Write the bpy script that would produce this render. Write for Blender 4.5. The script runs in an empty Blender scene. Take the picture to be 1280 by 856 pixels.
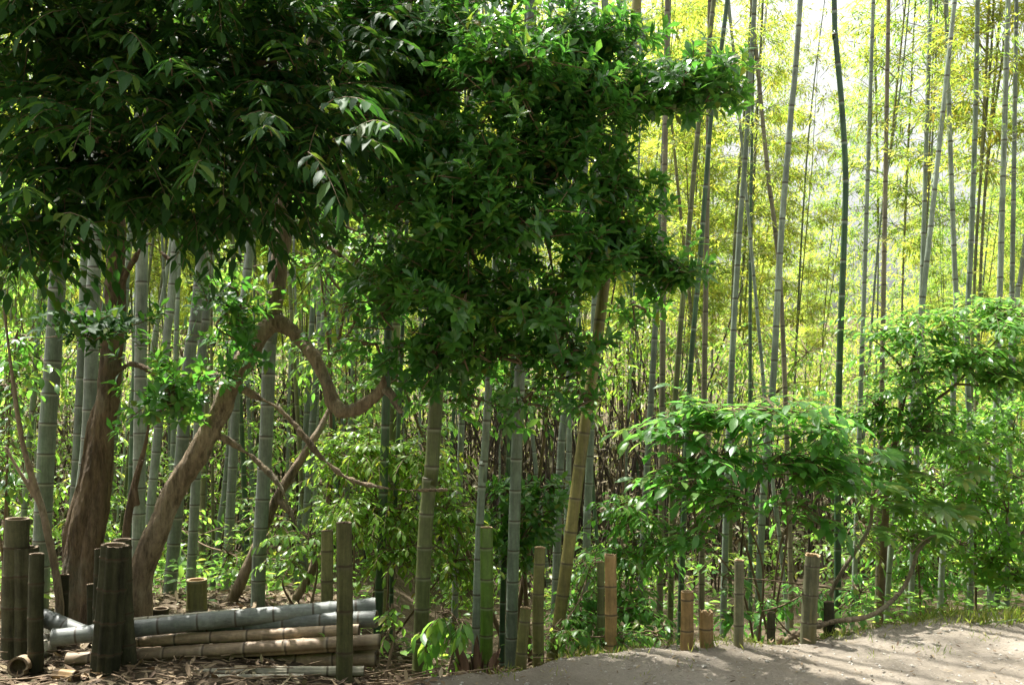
import bpy, math, random
import numpy as np
from mathutils import Vector, Matrix, noise as mnoise

R = math.radians
SC = bpy.context.scene
COL = SC.collection

# ------------------------------------------------------------------ camera, sky, sun, exposure
ZC = 1.55                     # eye height
HOR = 470.0                   # photo row of the horizon (photo is 1280 x 856)
F = 1244.4                    # focal length in photo pixels (35 mm lens on a 36 mm sensor)
cam_data = bpy.data.cameras.new('camera')
cam_data.lens = 35.0
cam_data.sensor_width = 36.0
cam_data.clip_start = 0.05
cam_data.clip_end = 2000.0
cam_data.shift_y = (HOR - 428.0) / 1280.0
cam = bpy.data.objects.new('camera', cam_data)
COL.objects.link(cam)
cam.location = (0, 0, ZC)
cam.rotation_euler = (R(90), 0, 0)
SC.camera = cam

SUN_EL, SUN_AZ = 66.0, -46.0  # azimuth from +Y, negative towards -X
world = bpy.data.worlds.new('World')
SC.world = world
world.use_nodes = True
wn = world.node_tree
bg = wn.nodes['Background']
sky = wn.nodes.new('ShaderNodeTexSky')
sky.sky_type = 'NISHITA'
sky.sun_disc = False
sky.sun_elevation = R(SUN_EL)
sky.sun_rotation = R(SUN_AZ)
sky.dust_density = 8.0
sky.ozone_density = 1.0
hs = wn.nodes.new('ShaderNodeHueSaturation')          # thin bright overcast veil: the sky is near white
hs.inputs['Saturation'].default_value = 0.15
wn.links.new(sky.outputs[0], hs.inputs['Color'])
wn.links.new(hs.outputs[0], bg.inputs[0])
bg.inputs[1].default_value = 0.11

sl = bpy.data.lights.new('sun', 'SUN')
sl.energy = 5.0
sl.angle = R(0.5)
sl.color = (1.0, 0.965, 0.90)
sun = bpy.data.objects.new('sun', sl)
COL.objects.link(sun)
sdir = Vector((math.sin(R(SUN_AZ)) * math.cos(R(SUN_EL)), math.cos(R(SUN_AZ)) * math.cos(R(SUN_EL)), math.sin(R(SUN_EL))))
sun.rotation_euler = sdir.to_track_quat('Z', 'Y').to_euler()
sun.location = sdir * 40

SC.view_settings.view_transform = 'Standard'
SC.view_settings.look = 'None'
SC.view_settings.exposure = 1.62
SC.view_settings.gamma = 1.0
SC.view_settings.use_curve_mapping = False
SC.render.engine = 'CYCLES'
SC.cycles.max_bounces = 7
SC.cycles.diffuse_bounces = 4
SC.cycles.glossy_bounces = 2
SC.cycles.transmission_bounces = 4
SC.cycles.transparent_max_bounces = 4
SC.cycles.caustics_reflective = False
SC.cycles.caustics_refractive = False

# ------------------------------------------------------------------ small helpers
def P(px, py, Y):
    """photo pixel + depth -> world point"""
    return np.array([(px - 640.0) / F * Y, Y, ZC + (HOR - py) / F * Y])

def tag(o, label=None, cat=None, group=None, kind=None):
    if label: o['label'] = label
    if cat: o['category'] = cat
    if group: o['group'] = group
    if kind: o['kind'] = kind
    return o

def empty(name, loc):
    o = bpy.data.objects.new(name, None)
    o.empty_display_size = 0.1
    o.location = loc
    COL.objects.link(o)
    return o

def norm(v):
    v = np.asarray(v, float)
    return v / np.maximum(np.linalg.norm(v, axis=-1, keepdims=True), 1e-9)

class MB:
    """collects numpy geometry and links it as one mesh object"""
    def __init__(self):
        self.V, self.F, self.M, self.S, self.A, self.n = [], [], [], [], [], 0
    def add(self, V, faces, mat=0, smooth=True, attr=None):
        V = np.asarray(V, float).reshape(-1, 3)
        for f in faces:
            f = np.asarray(f, np.int64)
            if f.size == 0: continue
            self.F.append(f + self.n)
            self.M.append(np.full(len(f), mat, np.int32))
            self.S.append(np.full(len(f), smooth, bool))
        self.V.append(V)
        self.A.append(np.zeros(len(V)) if attr is None else np.asarray(attr, float))
        self.n += len(V)
    def mesh(self, name, mats, attr=None):
        V = np.concatenate(self.V)
        me = bpy.data.meshes.new(name)
        me.vertices.add(len(V))
        me.vertices.foreach_set('co', V.astype(np.float32).ravel())
        loops = np.concatenate([f.ravel() for f in self.F]).astype(np.int32)
        tot = np.concatenate([np.full(len(f), f.shape[1], np.int32) for f in self.F])
        start = np.concatenate([[0], np.cumsum(tot)[:-1]]).astype(np.int32)
        me.loops.add(len(loops)); me.loops.foreach_set('vertex_index', loops)
        me.polygons.add(len(tot)); me.polygons.foreach_set('loop_start', start)
        me.polygons.foreach_set('loop_total', tot)
        me.polygons.foreach_set('material_index', np.concatenate(self.M))
        me.polygons.foreach_set('use_smooth', np.concatenate(self.S))
        if attr:
            a = me.attributes.new(attr, 'FLOAT', 'POINT')
            a.data.foreach_set('value', np.concatenate(self.A).astype(np.float32))
        for m in mats: me.materials.append(m)
        me.update(calc_edges=True)
        return me
    def build(self, name, mats, parent=None, loc=None, attr=None):
        if not isinstance(mats, (list, tuple)): mats = [mats]
        o = bpy.data.objects.new(name, self.mesh(name, mats, attr))
        COL.objects.link(o)
        if parent: o.parent = parent
        if loc is not None: o.location = loc
        return o

def catmull(pts, k=8):
    p = np.asarray(pts, float)
    if len(p) < 3:
        t = np.linspace(0, 1, k + 1)[:, None]
        return p[0] * (1 - t) + p[-1] * t
    q = np.vstack([2 * p[0] - p[1], p, 2 * p[-1] - p[-2]])
    out = []
    for i in range(1, len(q) - 2):
        for t in np.arange(k) / k:
            a, b, c, d = q[i-1], q[i], q[i+1], q[i+2]
            out.append(0.5 * ((2*b) + (c-a)*t + (2*a-5*b+4*c-d)*t*t + (3*b-a-3*c+d)*t**3))
    out.append(p[-1])
    return np.array(out)

def frames(C):
    T = norm(np.gradient(C, axis=0))
    ref = np.array([1.0, 0, 0]) if abs(T[0][0]) < 0.9 else np.array([0, 1.0, 0])
    N = [norm(ref - T[0] * np.dot(ref, T[0]))]
    for i in range(1, len(C)):
        n = N[-1] - T[i] * np.dot(N[-1], T[i])
        N.append(norm(n))
    N = np.array(N)
    return T, N, np.cross(T, N)

def tube(mb, C, rad, seg=8, mat=0, caps=True, attr=None, groove=None):
    C = np.asarray(C, float); n = len(C)
    rad = np.broadcast_to(np.asarray(rad, float), (n,))
    _, N, B = frames(C)
    a = np.arange(seg) / seg * 2 * math.pi
    g = np.ones(seg) if groove is None else groove
    V = C[:, None, :] + rad[:, None, None] * g[None, :, None] * (np.cos(a)[None, :, None] * N[:, None, :] + np.sin(a)[None, :, None] * B[:, None, :])
    i = np.arange(n - 1)[:, None] * seg; j = np.arange(seg)[None, :]; j2 = (j + 1) % seg
    q = np.stack([i + j, i + j2, i + seg + j2, i + seg + j], -1).reshape(-1, 4)
    fs = [q]
    if caps:
        fs.append(np.arange(seg)[::-1][None, :]); fs.append((np.arange(seg) + (n - 1) * seg)[None, :])
    A = None if attr is None else np.repeat(attr, seg)
    mb.add(V.reshape(-1, 3), fs, mat, True, A)

# ------------------------------------------------------------------ materials
def newmat(name):
    m = bpy.data.materials.new(name); m.use_nodes = True
    nt = m.node_tree; nt.nodes.clear()
    out = nt.nodes.new('ShaderNodeOutputMaterial')
    return m, nt, out

def N_(nt, t, **kw):
    n = nt.nodes.new(t)
    for k, v in kw.items():
        if k.startswith('i_'): n.inputs[int(k[2:])].default_value = v
        else: setattr(n, k, v)
    return n

def ramp(nt, fac, stops, interp='LINEAR'):
    r = nt.nodes.new('ShaderNodeValToRGB'); r.color_ramp.interpolation = interp
    e = r.color_ramp.elements
    while len(e) < len(stops): e.new(0.5)
    for k, (p, c) in enumerate(stops):
        e[k].position = p; e[k].color = (*c, 1) if len(c) == 3 else c
    nt.links.new(fac, r.inputs[0]); return r.outputs[0]

def math_(nt, op, a, b=None, c=None):
    n = nt.nodes.new('ShaderNodeMath'); n.operation = op
    for k, x in enumerate((a, b, c)):
        if x is None: continue
        if isinstance(x, (int, float)): n.inputs[k].default_value = x
        else: nt.links.new(x, n.inputs[k])
    return n.outputs[0]

def mix(nt, fac, a, b, blend='MIX'):
    n = nt.nodes.new('ShaderNodeMix'); n.data_type = 'RGBA'; n.blend_type = blend
    for s, x in ((0, fac), (6, a), (7, b)):
        if isinstance(x, (int, float)): n.inputs[s].default_value = x
        elif isinstance(x, tuple): n.inputs[s].default_value = (*x, 1)
        else: nt.links.new(x, n.inputs[s])
    return n.outputs[2]

def tex_noise(nt, scale, detail=4, rough=0.6, stretch=None, coord='Object'):
    tc = nt.nodes.new('ShaderNodeTexCoord'); src = tc.outputs[coord]
    if stretch:
        mp = nt.nodes.new('ShaderNodeMapping'); mp.inputs['Scale'].default_value = stretch
        nt.links.new(src, mp.inputs[0]); src = mp.outputs[0]
    n = nt.nodes.new('ShaderNodeTexNoise')
    n.inputs['Scale'].default_value = scale; n.inputs['Detail'].default_value = detail; n.inputs['Roughness'].default_value = rough
    nt.links.new(src, n.inputs['Vector']); return n.outputs['Fac']

def bump(nt, h, strength, dist):
    b = nt.nodes.new('ShaderNodeBump'); b.inputs['Strength'].default_value = strength; b.inputs['Distance'].default_value = dist
    nt.links.new(h, b.inputs['Height']); return b.outputs[0]

def principled(nt, out, col, rough=0.6, spec=0.5, normal=None):
    p = nt.nodes.new('ShaderNodeBsdfPrincipled')
    if isinstance(col, tuple): p.inputs['Base Color'].default_value = (*col, 1)
    else: nt.links.new(col, p.inputs['Base Color'])
    if isinstance(rough, (int, float)): p.inputs['Roughness'].default_value = rough
    else: nt.links.new(rough, p.inputs['Roughness'])
    p.inputs['Specular IOR Level'].default_value = spec
    if normal is not None: nt.links.new(normal, p.inputs['Normal'])
    if out is not None: nt.links.new(p.outputs[0], out.inputs[0])
    return p

def leafmat(name, stops, tstops, tfac=0.45, rough=0.35, spec=0.5):
    m, nt, out = newmat(name)
    g = nt.nodes.new('ShaderNodeNewGeometry')
    rnd = g.outputs['Random Per Island']
    c = ramp(nt, rnd, stops); t = ramp(nt, rnd, tstops)
    oi = nt.nodes.new('ShaderNodeObjectInfo'); nz = tex_noise(nt, 1.4, 2, 0.5)
    v = math_(nt, 'MULTIPLY_ADD', math_(nt, 'ADD', oi.outputs['Random'], nz), 0.5, 0.0)
    tint = ramp(nt, v, [(0.25, (0.72, 0.92, 0.9)), (0.5, (1.0, 1.0, 1.0)), (0.75, (1.22, 1.08, 0.85))])
    c = mix(nt, 1.0, c, tint, 'MULTIPLY'); t = mix(nt, 1.0, t, tint, 'MULTIPLY')
    p = principled(nt, None, c, rough, spec)
    tr = nt.nodes.new('ShaderNodeBsdfTranslucent'); nt.links.new(t, tr.inputs[0])
    mx = nt.nodes.new('ShaderNodeMixShader'); mx.inputs[0].default_value = tfac
    nt.links.new(p.outputs[0], mx.inputs[1]); nt.links.new(tr.outputs[0], mx.inputs[2])
    nt.links.new(mx.outputs[0], out.inputs[0])
    return m

def culmmat(name, ca, cb, ring, line=(0.05, 0.035, 0.02), stain=(0.06, 0.05, 0.035), stain_amt=0.45, rough=0.42, st=(1, 1, 0.18), spec=0.4):
    m, nt, out = newmat(name)
    at = N_(nt, 'ShaderNodeAttribute', attribute_name='node')
    fr = math_(nt, 'FRACT', at.outputs['Fac'])
    oi = nt.nodes.new('ShaderNodeObjectInfo')
    n1 = tex_noise(nt, 2.2, 5, 0.65, (1, 1, 0.5))
    f1 = math_(nt, 'ADD', math_(nt, 'MULTIPLY', n1, 1.1), math_(nt, 'MULTIPLY', oi.outputs['Random'], 0.5))
    base = ramp(nt, f1, [(0.35, ca), (0.95, cb)])
    n2 = tex_noise(nt, 9, 6, 0.75, st)
    n5 = tex_noise(nt, 3.2, 4, 0.7)
    base = mix(nt, 0.7, base, ramp(nt, n5, [(0.36, (0.5,)*3), (0.62, (1.3,)*3)]), 'MULTIPLY')
    n6 = tex_noise(nt, 70, 5, 0.75, tuple(q * .5 if q < 1 else q for q in st))
    base = mix(nt, 0.45, base, ramp(nt, n6, [(0.38, (0.5,)*3), (0.56, (1.15,)*3)]), 'MULTIPLY')
    base = mix(nt, math_(nt, 'MULTIPLY', ramp(nt, n2, [(0.5, (0, 0, 0)), (0.68, (1, 1, 1))]), stain_amt), base, stain)
    n3 = tex_noise(nt, 60, 3, 0.7)
    base = mix(nt, 0.35, base, ramp(nt, n3, [(0.3, (0.55,)*3), (0.7, (1.25,)*3)]), 'MULTIPLY')
    wax = ramp(nt, fr, [(0.0, (0,)*3), (0.90, (0,)*3), (0.95, (1,)*3), (0.975, (1,)*3)])
    wf = math_(nt, 'MULTIPLY', wax, math_(nt, 'MULTIPLY_ADD', n2, 0.8, 0.05))
    base = mix(nt, wf, base, ring)
    ln = ramp(nt, fr, [(0.0, (1,)*3), (0.022, (1,)*3), (0.05, (0,)*3), (0.975, (0,)*3), (0.988, (1,)*3)])
    base = mix(nt, math_(nt, 'MULTIPLY', ln, 0.85), base, line)
    b = bump(nt, n2, 0.25, 0.004)
    principled(nt, out, base, rough, spec, b)
    return m

M = {}
M['culm_grey'] = culmmat('grey bamboo', (0.10, 0.135, 0.10), (0.23, 0.265, 0.215), (0.45, 0.47, 0.42))
M['culm_pale'] = culmmat('pale weathered bamboo', (0.12, 0.165, 0.118), (0.24, 0.285, 0.225), (0.36, 0.39, 0.33), stain_amt=0.35)
M['culm_green'] = culmmat('deep green bamboo', (0.035, 0.075, 0.04), (0.075, 0.13, 0.07), (0.4, 0.46, 0.4), stain_amt=0.25, rough=0.33)
M['culm_olive'] = culmmat('olive bamboo', (0.075, 0.10, 0.035), (0.15, 0.16, 0.065), (0.32, 0.33, 0.25), stain_amt=0.5)
M['culm_yellow'] = culmmat('yellowed bamboo', (0.10, 0.105, 0.034), (0.20, 0.175, 0.055), (0.22, 0.21, 0.12), stain_amt=0.5)
M['culm_brown'] = culmmat('brown dead bamboo', (0.12, 0.115, 0.075), (0.21, 0.185, 0.125), (0.28, 0.265, 0.2), stain_amt=0.55)
M['culm_fresh'] = culmmat('fresh green cut bamboo', (0.055, 0.12, 0.015), (0.11, 0.19, 0.03), (0.28, 0.31, 0.2), stain_amt=0.25, rough=0.28)
M['post_dark'] = culmmat('dark mossy bamboo post', (0.016, 0.018, 0.009), (0.075, 0.073, 0.04), (0.08, 0.072, 0.05), stain=(0.005, 0.005, 0.004), stain_amt=0.75, rough=0.8, spec=0.15)
M['post_tan'] = culmmat('tan dried bamboo', (0.20, 0.12, 0.045), (0.32, 0.205, 0.085), (0.34, 0.25, 0.13), stain=(0.12, 0.07, 0.03), stain_amt=0.55)
M['post_lichen'] = culmmat('lichen grown bamboo', (0.07, 0.075, 0.04), (0.18, 0.17, 0.095), (0.2, 0.2, 0.14), stain=(0.22, 0.16, 0.04), stain_amt=0.5, rough=0.7)
M['log_blue'] = culmmat('blue grey seasoned bamboo', (0.075, 0.085, 0.08), (0.19, 0.205, 0.185), (0.21, 0.22, 0.2), stain=(0.06, 0.06, 0.05), stain_amt=0.85, st=(0.18, 1, 1), rough=.55)
M['log_tan'] = culmmat('beige seasoned bamboo', (0.17, 0.12, 0.07), (0.34, 0.245, 0.15), (0.33, 0.27, 0.19), stain=(0.08, 0.055, 0.035), stain_amt=0.75, st=(0.18, 1, 1), rough=.6)
M['log_old'] = culmmat('rotting pale bamboo', (0.22, 0.21, 0.15), (0.4, 0.37, 0.28), (0.3, 0.28, 0.2), stain=(0.06, 0.05, 0.03), stain_amt=0.85, rough=0.8, st=(0.18, 1, 1))
M['post_olive'] = culmmat('old olive split bamboo', (0.05, 0.052, 0.022), (0.155, 0.15, 0.06), (0.10, 0.09, 0.06), stain=(0.012, 0.012, 0.009), stain_amt=0.7, rough=0.7, spec=0.2)

def simplemat(name, ca, cb, scale=8, rough=0.8, bs=0.4, bd=0.01, stretch=None, spec=0.3):
    m, nt, out = newmat(name)
    n = tex_noise(nt, scale, 8, 0.7, stretch)
    c = ramp(nt, n, [(0.3, ca), (0.72, cb)])
    principled(nt, out, c, rough, spec, bump(nt, n, bs, bd))
    return m
M['cut'] = simplemat('cut bamboo wood', (0.24, 0.16, 0.08), (0.46, 0.33, 0.19), 40)
M['cut_dark'] = simplemat('weathered cut bamboo', (0.08, 0.055, 0.035), (0.25, 0.19, 0.12), 40)
M['twig'] = simplemat('twig bark', (0.09, 0.06, 0.035), (0.21, 0.15, 0.09), 20)
M['twig_green'] = simplemat('green bamboo twig', (0.12, 0.13, 0.05), (0.24, 0.24, 0.10), 12)
M['sheath'] = simplemat('brown bamboo sheath', (0.05, 0.028, 0.017), (0.15, 0.085, 0.05), 9, 0.7, 0.4, 0.004, (3, 3, 0.4))
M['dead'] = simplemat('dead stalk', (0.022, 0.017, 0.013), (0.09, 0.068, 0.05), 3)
M['stone'] = simplemat('pebble stone', (0.22, 0.20, 0.17), (0.45, 0.42, 0.37), 30)

def barkmat(name, a, b, c):
    m, nt, out = newmat(name)
    n = tex_noise(nt, 7, 10, 0.72, (1, 1, 0.45))
    n2 = tex_noise(nt, 38, 6, 0.7, (1, 1, 0.35))
    n3 = tex_noise(nt, 2.3, 4, 0.6)
    col = ramp(nt, n, [(0.3, a), (0.52, b), (0.75, c)])
    col = mix(nt, 0.5, col, ramp(nt, n2, [(0.3, (0.35,)*3), (0.7, (1.35,)*3)]), 'MULTIPLY')
    lich = ramp(nt, n3, [(0.57, (0,)*3), (0.66, (1,)*3)])
    col = mix(nt, math_(nt, 'MULTIPLY', lich, 0.4), col, (0.20, 0.21, 0.15))
    n4 = tex_noise(nt, 1.0, 8, 0.8, (26, 26, 4))
    col = mix(nt, 0.75, col, ramp(nt, n4, [(0.38, (0.22,)*3), (0.5, (0.9,)*3), (0.7, (1.3,)*3)]), 'MULTIPLY')
    h = math_(nt, 'ADD', math_(nt, 'ADD', n, math_(nt, 'MULTIPLY', n2, 0.6)), math_(nt, 'MULTIPLY', n4, 1.2))
    principled(nt, out, col, 0.85, 0.2, bump(nt, h, 1.0, 0.035))
    return m
M['bark_dark'] = barkmat('dark reddish bark', (0.09, 0.062, 0.036), (0.19, 0.135, 0.08), (0.31, 0.235, 0.15))
M['bark_light'] = barkmat('light brown bark', (0.19, 0.14, 0.088), (0.37, 0.285, 0.185), (0.56, 0.47, 0.34))

M['stub'] = barkmat('pale bare broken wood', (0.2, 0.16, 0.11), (0.38, 0.32, 0.24), (0.55, 0.48, 0.38))

M['leaf_dark'] = leafmat('dark glossy evergreen leaf',
    [(0.0, (0.034, 0.092, 0.026)), (0.6, (0.062, 0.155, 0.036)), (0.95, (0.088, 0.18, 0.04)), (0.985, (0.15, 0.16, 0.03)), (1.0, (0.2, 0.12, 0.04))],
    [(0.0, (0.12, 0.38, 0.04)), (0.7, (0.22, 0.54, 0.055)), (1.0, (0.34, 0.46, 0.05))], 0.42, 0.3, 0.55)
M['leaf_big'] = leafmat('long drooping evergreen leaf',
    [(0.0, (0.02, 0.05, 0.018)), (0.6, (0.035, 0.08, 0.022)), (0.96, (0.055, 0.11, 0.025)), (1.0, (0.13, 0.12, 0.03))],
    [(0.0, (0.06, 0.17, 0.02)), (0.7, (0.12, 0.26, 0.025)), (1.0, (0.25, 0.33, 0.03))], 0.36, 0.55, 0.15)
M['leaf_mid'] = leafmat('fresh green leaf',
    [(0.0, (0.075, 0.16, 0.03)), (0.6, (0.11, 0.22, 0.04)), (0.93, (0.15, 0.24, 0.045)), (1.0, (0.2, 0.19, 0.03))],
    [(0.0, (0.26, 0.58, 0.07)), (0.7, (0.38, 0.72, 0.10)), (1.0, (0.58, 0.66, 0.09))], 0.52, 0.36, 0.45)
M['leaf_cool'] = leafmat('cool green satin leaf',
    [(0.0, (0.075, 0.17, 0.045)), (0.7, (0.11, 0.22, 0.055)), (1.0, (0.15, 0.25, 0.06))],
    [(0.0, (0.22, 0.56, 0.08)), (0.6, (0.32, 0.68, 0.10)), (1.0, (0.5, 0.72, 0.10))], 0.5, 0.36, 0.5)
M['leaf_bamboo'] = leafmat('yellow green bamboo leaf',
    [(0.0, (0.085, 0.135, 0.03)), (0.6, (0.13, 0.17, 0.04)), (0.85, (0.19, 0.20, 0.05)), (1.0, (0.3, 0.25, 0.08))],
    [(0.0, (0.36, 0.57, 0.07)), (0.6, (0.52, 0.65, 0.08)), (0.9, (0.68, 0.68, 0.09)), (1.0, (0.74, 0.60, 0.12))], 0.56, 0.45, 0.35)
M['leaf_fatsia'] = leafmat('palmate leaf',
    [(0.0, (0.05, 0.12, 0.025)), (0.85, (0.08, 0.16, 0.03)), (1.0, (0.16, 0.17, 0.03))],
    [(0.0, (0.2, 0.46, 0.05)), (0.85, (0.34, 0.56, 0.06)), (1.0, (0.6, 0.55, 0.07))], 0.42, 0.33, 0.5)
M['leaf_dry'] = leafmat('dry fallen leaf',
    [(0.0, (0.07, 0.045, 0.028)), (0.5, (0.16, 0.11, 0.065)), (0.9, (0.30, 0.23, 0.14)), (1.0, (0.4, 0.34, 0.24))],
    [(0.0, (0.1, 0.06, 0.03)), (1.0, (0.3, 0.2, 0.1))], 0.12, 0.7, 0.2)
M['grass'] = leafmat('grass blade',
    [(0.0, (0.06, 0.11, 0.02)), (0.7, (0.12, 0.16, 0.03)), (1.0, (0.28, 0.24, 0.10))],
    [(0.0, (0.25, 0.42, 0.04)), (1.0, (0.5, 0.5, 0.1))], 0.4, 0.5, 0.3)

def groundmat():
    m, nt, out = newmat('forest floor')
    n = tex_noise(nt, 1.6, 8, 0.7); n2 = tex_noise(nt, 28, 8, 0.75); n3 = tex_noise(nt, 0.5, 3, 0.5)
    c = ramp(nt, n2, [(0.3, (0.035, 0.026, 0.017)), (0.5, (0.095, 0.07, 0.045)), (0.75, (0.21, 0.165, 0.11))])
    c = mix(nt, ramp(nt, n, [(0.45, (0,)*3), (0.65, (0.6,)*3)]), c, (0.075, 0.058, 0.036))
    c = mix(nt, ramp(nt, n3, [(0.55, (0,)*3), (0.7, (0.35,)*3)]), c, (0.045, 0.06, 0.02))
    h = math_(nt, 'ADD', n, n2)
    principled(nt, out, c, 0.95, 0.15, bump(nt, h, 0.9, 0.03))
    return m
M['ground'] = groundmat()
def pathmat():
    m, nt, out = newmat('sandy path')
    n = tex_noise(nt, 1.1, 6, 0.65); n2 = tex_noise(nt, 55, 8, 0.8); n3 = tex_noise(nt, 7, 6, 0.7)
    c = ramp(nt, n, [(0.3, (0.155, 0.132, 0.10)), (0.55, (0.23, 0.20, 0.16)), (0.75, (0.285, 0.255, 0.21))])
    c = mix(nt, 0.55, c, ramp(nt, n2, [(0.25, (0.45, 0.43, 0.40)), (0.5, (0.95,)*3), (0.75, (1.3,)*3)]), 'MULTIPLY')
    c = mix(nt, ramp(nt, n3, [(0.56, (0,)*3), (0.72, (0.5,)*3)]), c, (0.22, 0.17, 0.11))
    v = nt.nodes.new('ShaderNodeTexVoronoi'); v.inputs['Scale'].default_value = 42
    tc = nt.nodes.new('ShaderNodeTexCoord'); nt.links.new(tc.outputs['Object'], v.inputs['Vector'])
    peb = ramp(nt, v.outputs['Distance'], [(0.1, (1,)*3), (0.35, (0,)*3)])
    h = math_(nt, 'ADD', math_(nt, 'ADD', math_(nt, 'MULTIPLY', n2, 0.7), math_(nt, 'MULTIPLY', n3, 1.4)), math_(nt, 'MULTIPLY', peb, 0.25))
    principled(nt, out, c, 0.95, 0.15, bump(nt, h, 0.8, 0.02))
    return m
M['path'] = pathmat()

# ------------------------------------------------------------------ terrain
LIPX = np.array([-60, -12, -4, -2, -1.0, -0.62, -0.40, -0.17, 0.27, 0.73, 1.2, 1.69, 2.16, 2.59, 2.93, 3.44, 5, 9, 60])
LIPY = np.array([3.0, 3.6, 4.4, 4.7, 4.86, 5.0, 5.14, 5.24, 5.5, 5.67, 5.755, 5.84, 6.12, 6.32, 6.51, 6.69, 7.0, 7.4, 8.0])
def lip(x): return np.interp(x, LIPX, LIPY)
def sstep(a, b, x):
    t = np.clip((x - a) / (b - a), 0, 1); return t * t * (3 - 2 * t)
def wob(x, y):
    return 0.5 * np.sin(1.7 * x + 0.6 * y + 0.4) + 0.3 * np.sin(3.9 * x - 2.3 * y + 1.9) + 0.2 * np.sin(7.1 * y + 5.3 * x) + 0.14 * np.sin(13.1 * x - 9.7 * y)
def drop(d):
    d = np.maximum(d, 0)
    return 0.5 * (1 - np.exp(-d / 1.2)) + 0.10 * np.maximum(d - 0.5, 0)
def gz(x, y):
    """forest floor height"""
    l = sstep(-1.4, -0.35, x)
    lp = lip(x)
    dl = drop(y - 7.0) * 0.75
    dr = drop(y - lp + 0.1)
    z = -(dl * (1 - l) + dr * l)
    z = np.maximum(z, -3.0) + 0.28 * np.maximum(y - 34, 0) * (y < 400)
    z = np.minimum(z, 9)
    under = sstep(0.05, -0.25, y - lp)
    return z + 0.035 * wob(x, y) * (1 - under) - 0.09 * under
def pz(x, y):
    """sandy path height"""
    d = y - lip(x)
    mound = 0.055 * np.exp(-((x - 0.95) / 0.6) ** 2 - ((d + 0.2) / 0.35) ** 2)
    return 0.020 * wob(x * 0.8, y) + 0.008 * wob(x * 4.3, y * 5) + 0.004 * wob(x * 13.7 + 2, y * 15.1) + mound - 0.16 * sstep(-0.10, 0.30, d + 0.05 * wob(2.3 * x, 0.3) + 0.02 * wob(9 * x, 1.0))
def top_z(x, y): return float(max(gz(x, y), pz(x, y) if y < lip(x) + 0.3 else -9))
def hit(px, py, lo=4.4, hi=9.0):
    """first depth at which the ground shows at this photo pixel"""
    for Y in np.arange(lo, hi, 0.02):
        x = (px - 640) / F * Y
        if HOR + F * (ZC - top_z(x, Y)) / Y <= py: return Y
    return None

def sheet(name, xs, ys, fz, mat):
    X, Y = np.meshgrid(xs, ys)
    V = np.stack([X, Y, fz(X, Y)], -1).reshape(-1, 3)
    nx, ny = len(xs), len(ys)
    i = np.arange(ny - 1)[:, None] * nx; j = np.arange(nx - 1)[None, :]
    q = np.stack([i + j, i + j + 1, i + nx + j + 1, i + nx + j], -1).reshape(-1, 4)
    mb = MB(); mb.add(V, [q]); return mb.build(name, mat)
def axis(segs):
    out = []
    for a, b, s in segs: out.append(np.arange(a, b, s))
    out.append([segs[-1][1]]); return np.concatenate(out)
tag(sheet('ground', axis([(-600, -60, 90), (-60, -12, 4), (-12, -4, .3), (-4, 5, .05), (5, 12, .3), (12, 60, 4), (60, 600, 90)]),
          axis([(-600, -60, 90), (-60, -4, 4), (-4, 4, .4), (4, 9, .05), (9, 20, .3), (20, 60, 2), (60, 600, 60)]), gz, M['ground']), kind='structure')
xs = axis([(-40, -8, 2), (-8, -2, .2), (-2, 5, .02), (5, 10, .2), (10, 40, 2)])
ts = np.concatenate([[-40, -25, -15, -9, -6, -4, -3], np.arange(-2.2, 0.36, 0.02)])
def path_sheet():
    X, T = np.meshgrid(xs, ts)
    Y = lip(X) + T
    V = np.stack([X, Y, pz(X, Y)], -1).reshape(-1, 3)
    nx, ny = len(xs), len(ts)
    i = np.arange(ny - 1)[:, None] * nx; j = np.arange(nx - 1)[None, :]
    q = np.stack([i + j, i + j + 1, i + nx + j + 1, i + nx + j], -1).reshape(-1, 4)
    mb = MB(); mb.add(V, [q]); return mb.build('path', M['path'])
tag(path_sheet(), kind='structure')

# ------------------------------------------------------------------ leaves
# template columns: across, along, lift ; faces
def oval(fold=0.12, w1=0.8, w2=0.95):
    V = np.array([[0, 0, 0], [0, .36, 0], [0, .72, 0], [0, 1, 0], [-.5*w1, .28, fold], [-.5*w2, .62, fold], [.5*w1, .28, fold], [.5*w2, .62, fold]])
    return V, [np.array([[0, 6, 1], [0, 1, 4], [7, 3, 2], [5, 2, 3]]), np.array([[1, 6, 7, 2], [4, 1, 2, 5]])]
OVAL = oval(0.10, 0.78, 0.95)
OBOV = oval(0.10, 0.55, 1.0)
LANCE = oval(0.10, 0.95, 0.8)
BLADE = (np.array([[0, 0, 0], [.5, .35, .05], [0, 1, 0], [-.5, .35, .05]]), [np.array([[0, 1, 2, 3]])])
def add_leaves(mb, pos, d, up, L, wr, tmpl, droop=0.25, mat=0):
    pos = np.asarray(pos, float); n = len(pos)
    if n == 0: return
    d = norm(d); u = norm(up - d * np.sum(up * d, -1, keepdims=True)); s = np.cross(d, u)
    T, faces = tmpl; k = len(T)
    L = np.broadcast_to(np.asarray(L, float), (n,)); dr = np.broadcast_to(np.asarray(droop, float), (n,))
    W = L * wr
    V = pos[:, None, :] + (T[None, :, 1] * L[:, None])[..., None] * d[:, None, :] + (T[None, :, 0] * W[:, None])[..., None] * s[:, None, :] \
        + (T[None, :, 2] * W[:, None] - dr[:, None] * L[:, None] * T[None, :, 1] ** 2)[..., None] * u[:, None, :]
    off = (np.arange(n) * k)[:, None, None]
    mb.add(V.reshape(-1, 3), [(f[None] + off).reshape(-1, f.shape[1]) for f in faces], mat, True)

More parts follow.
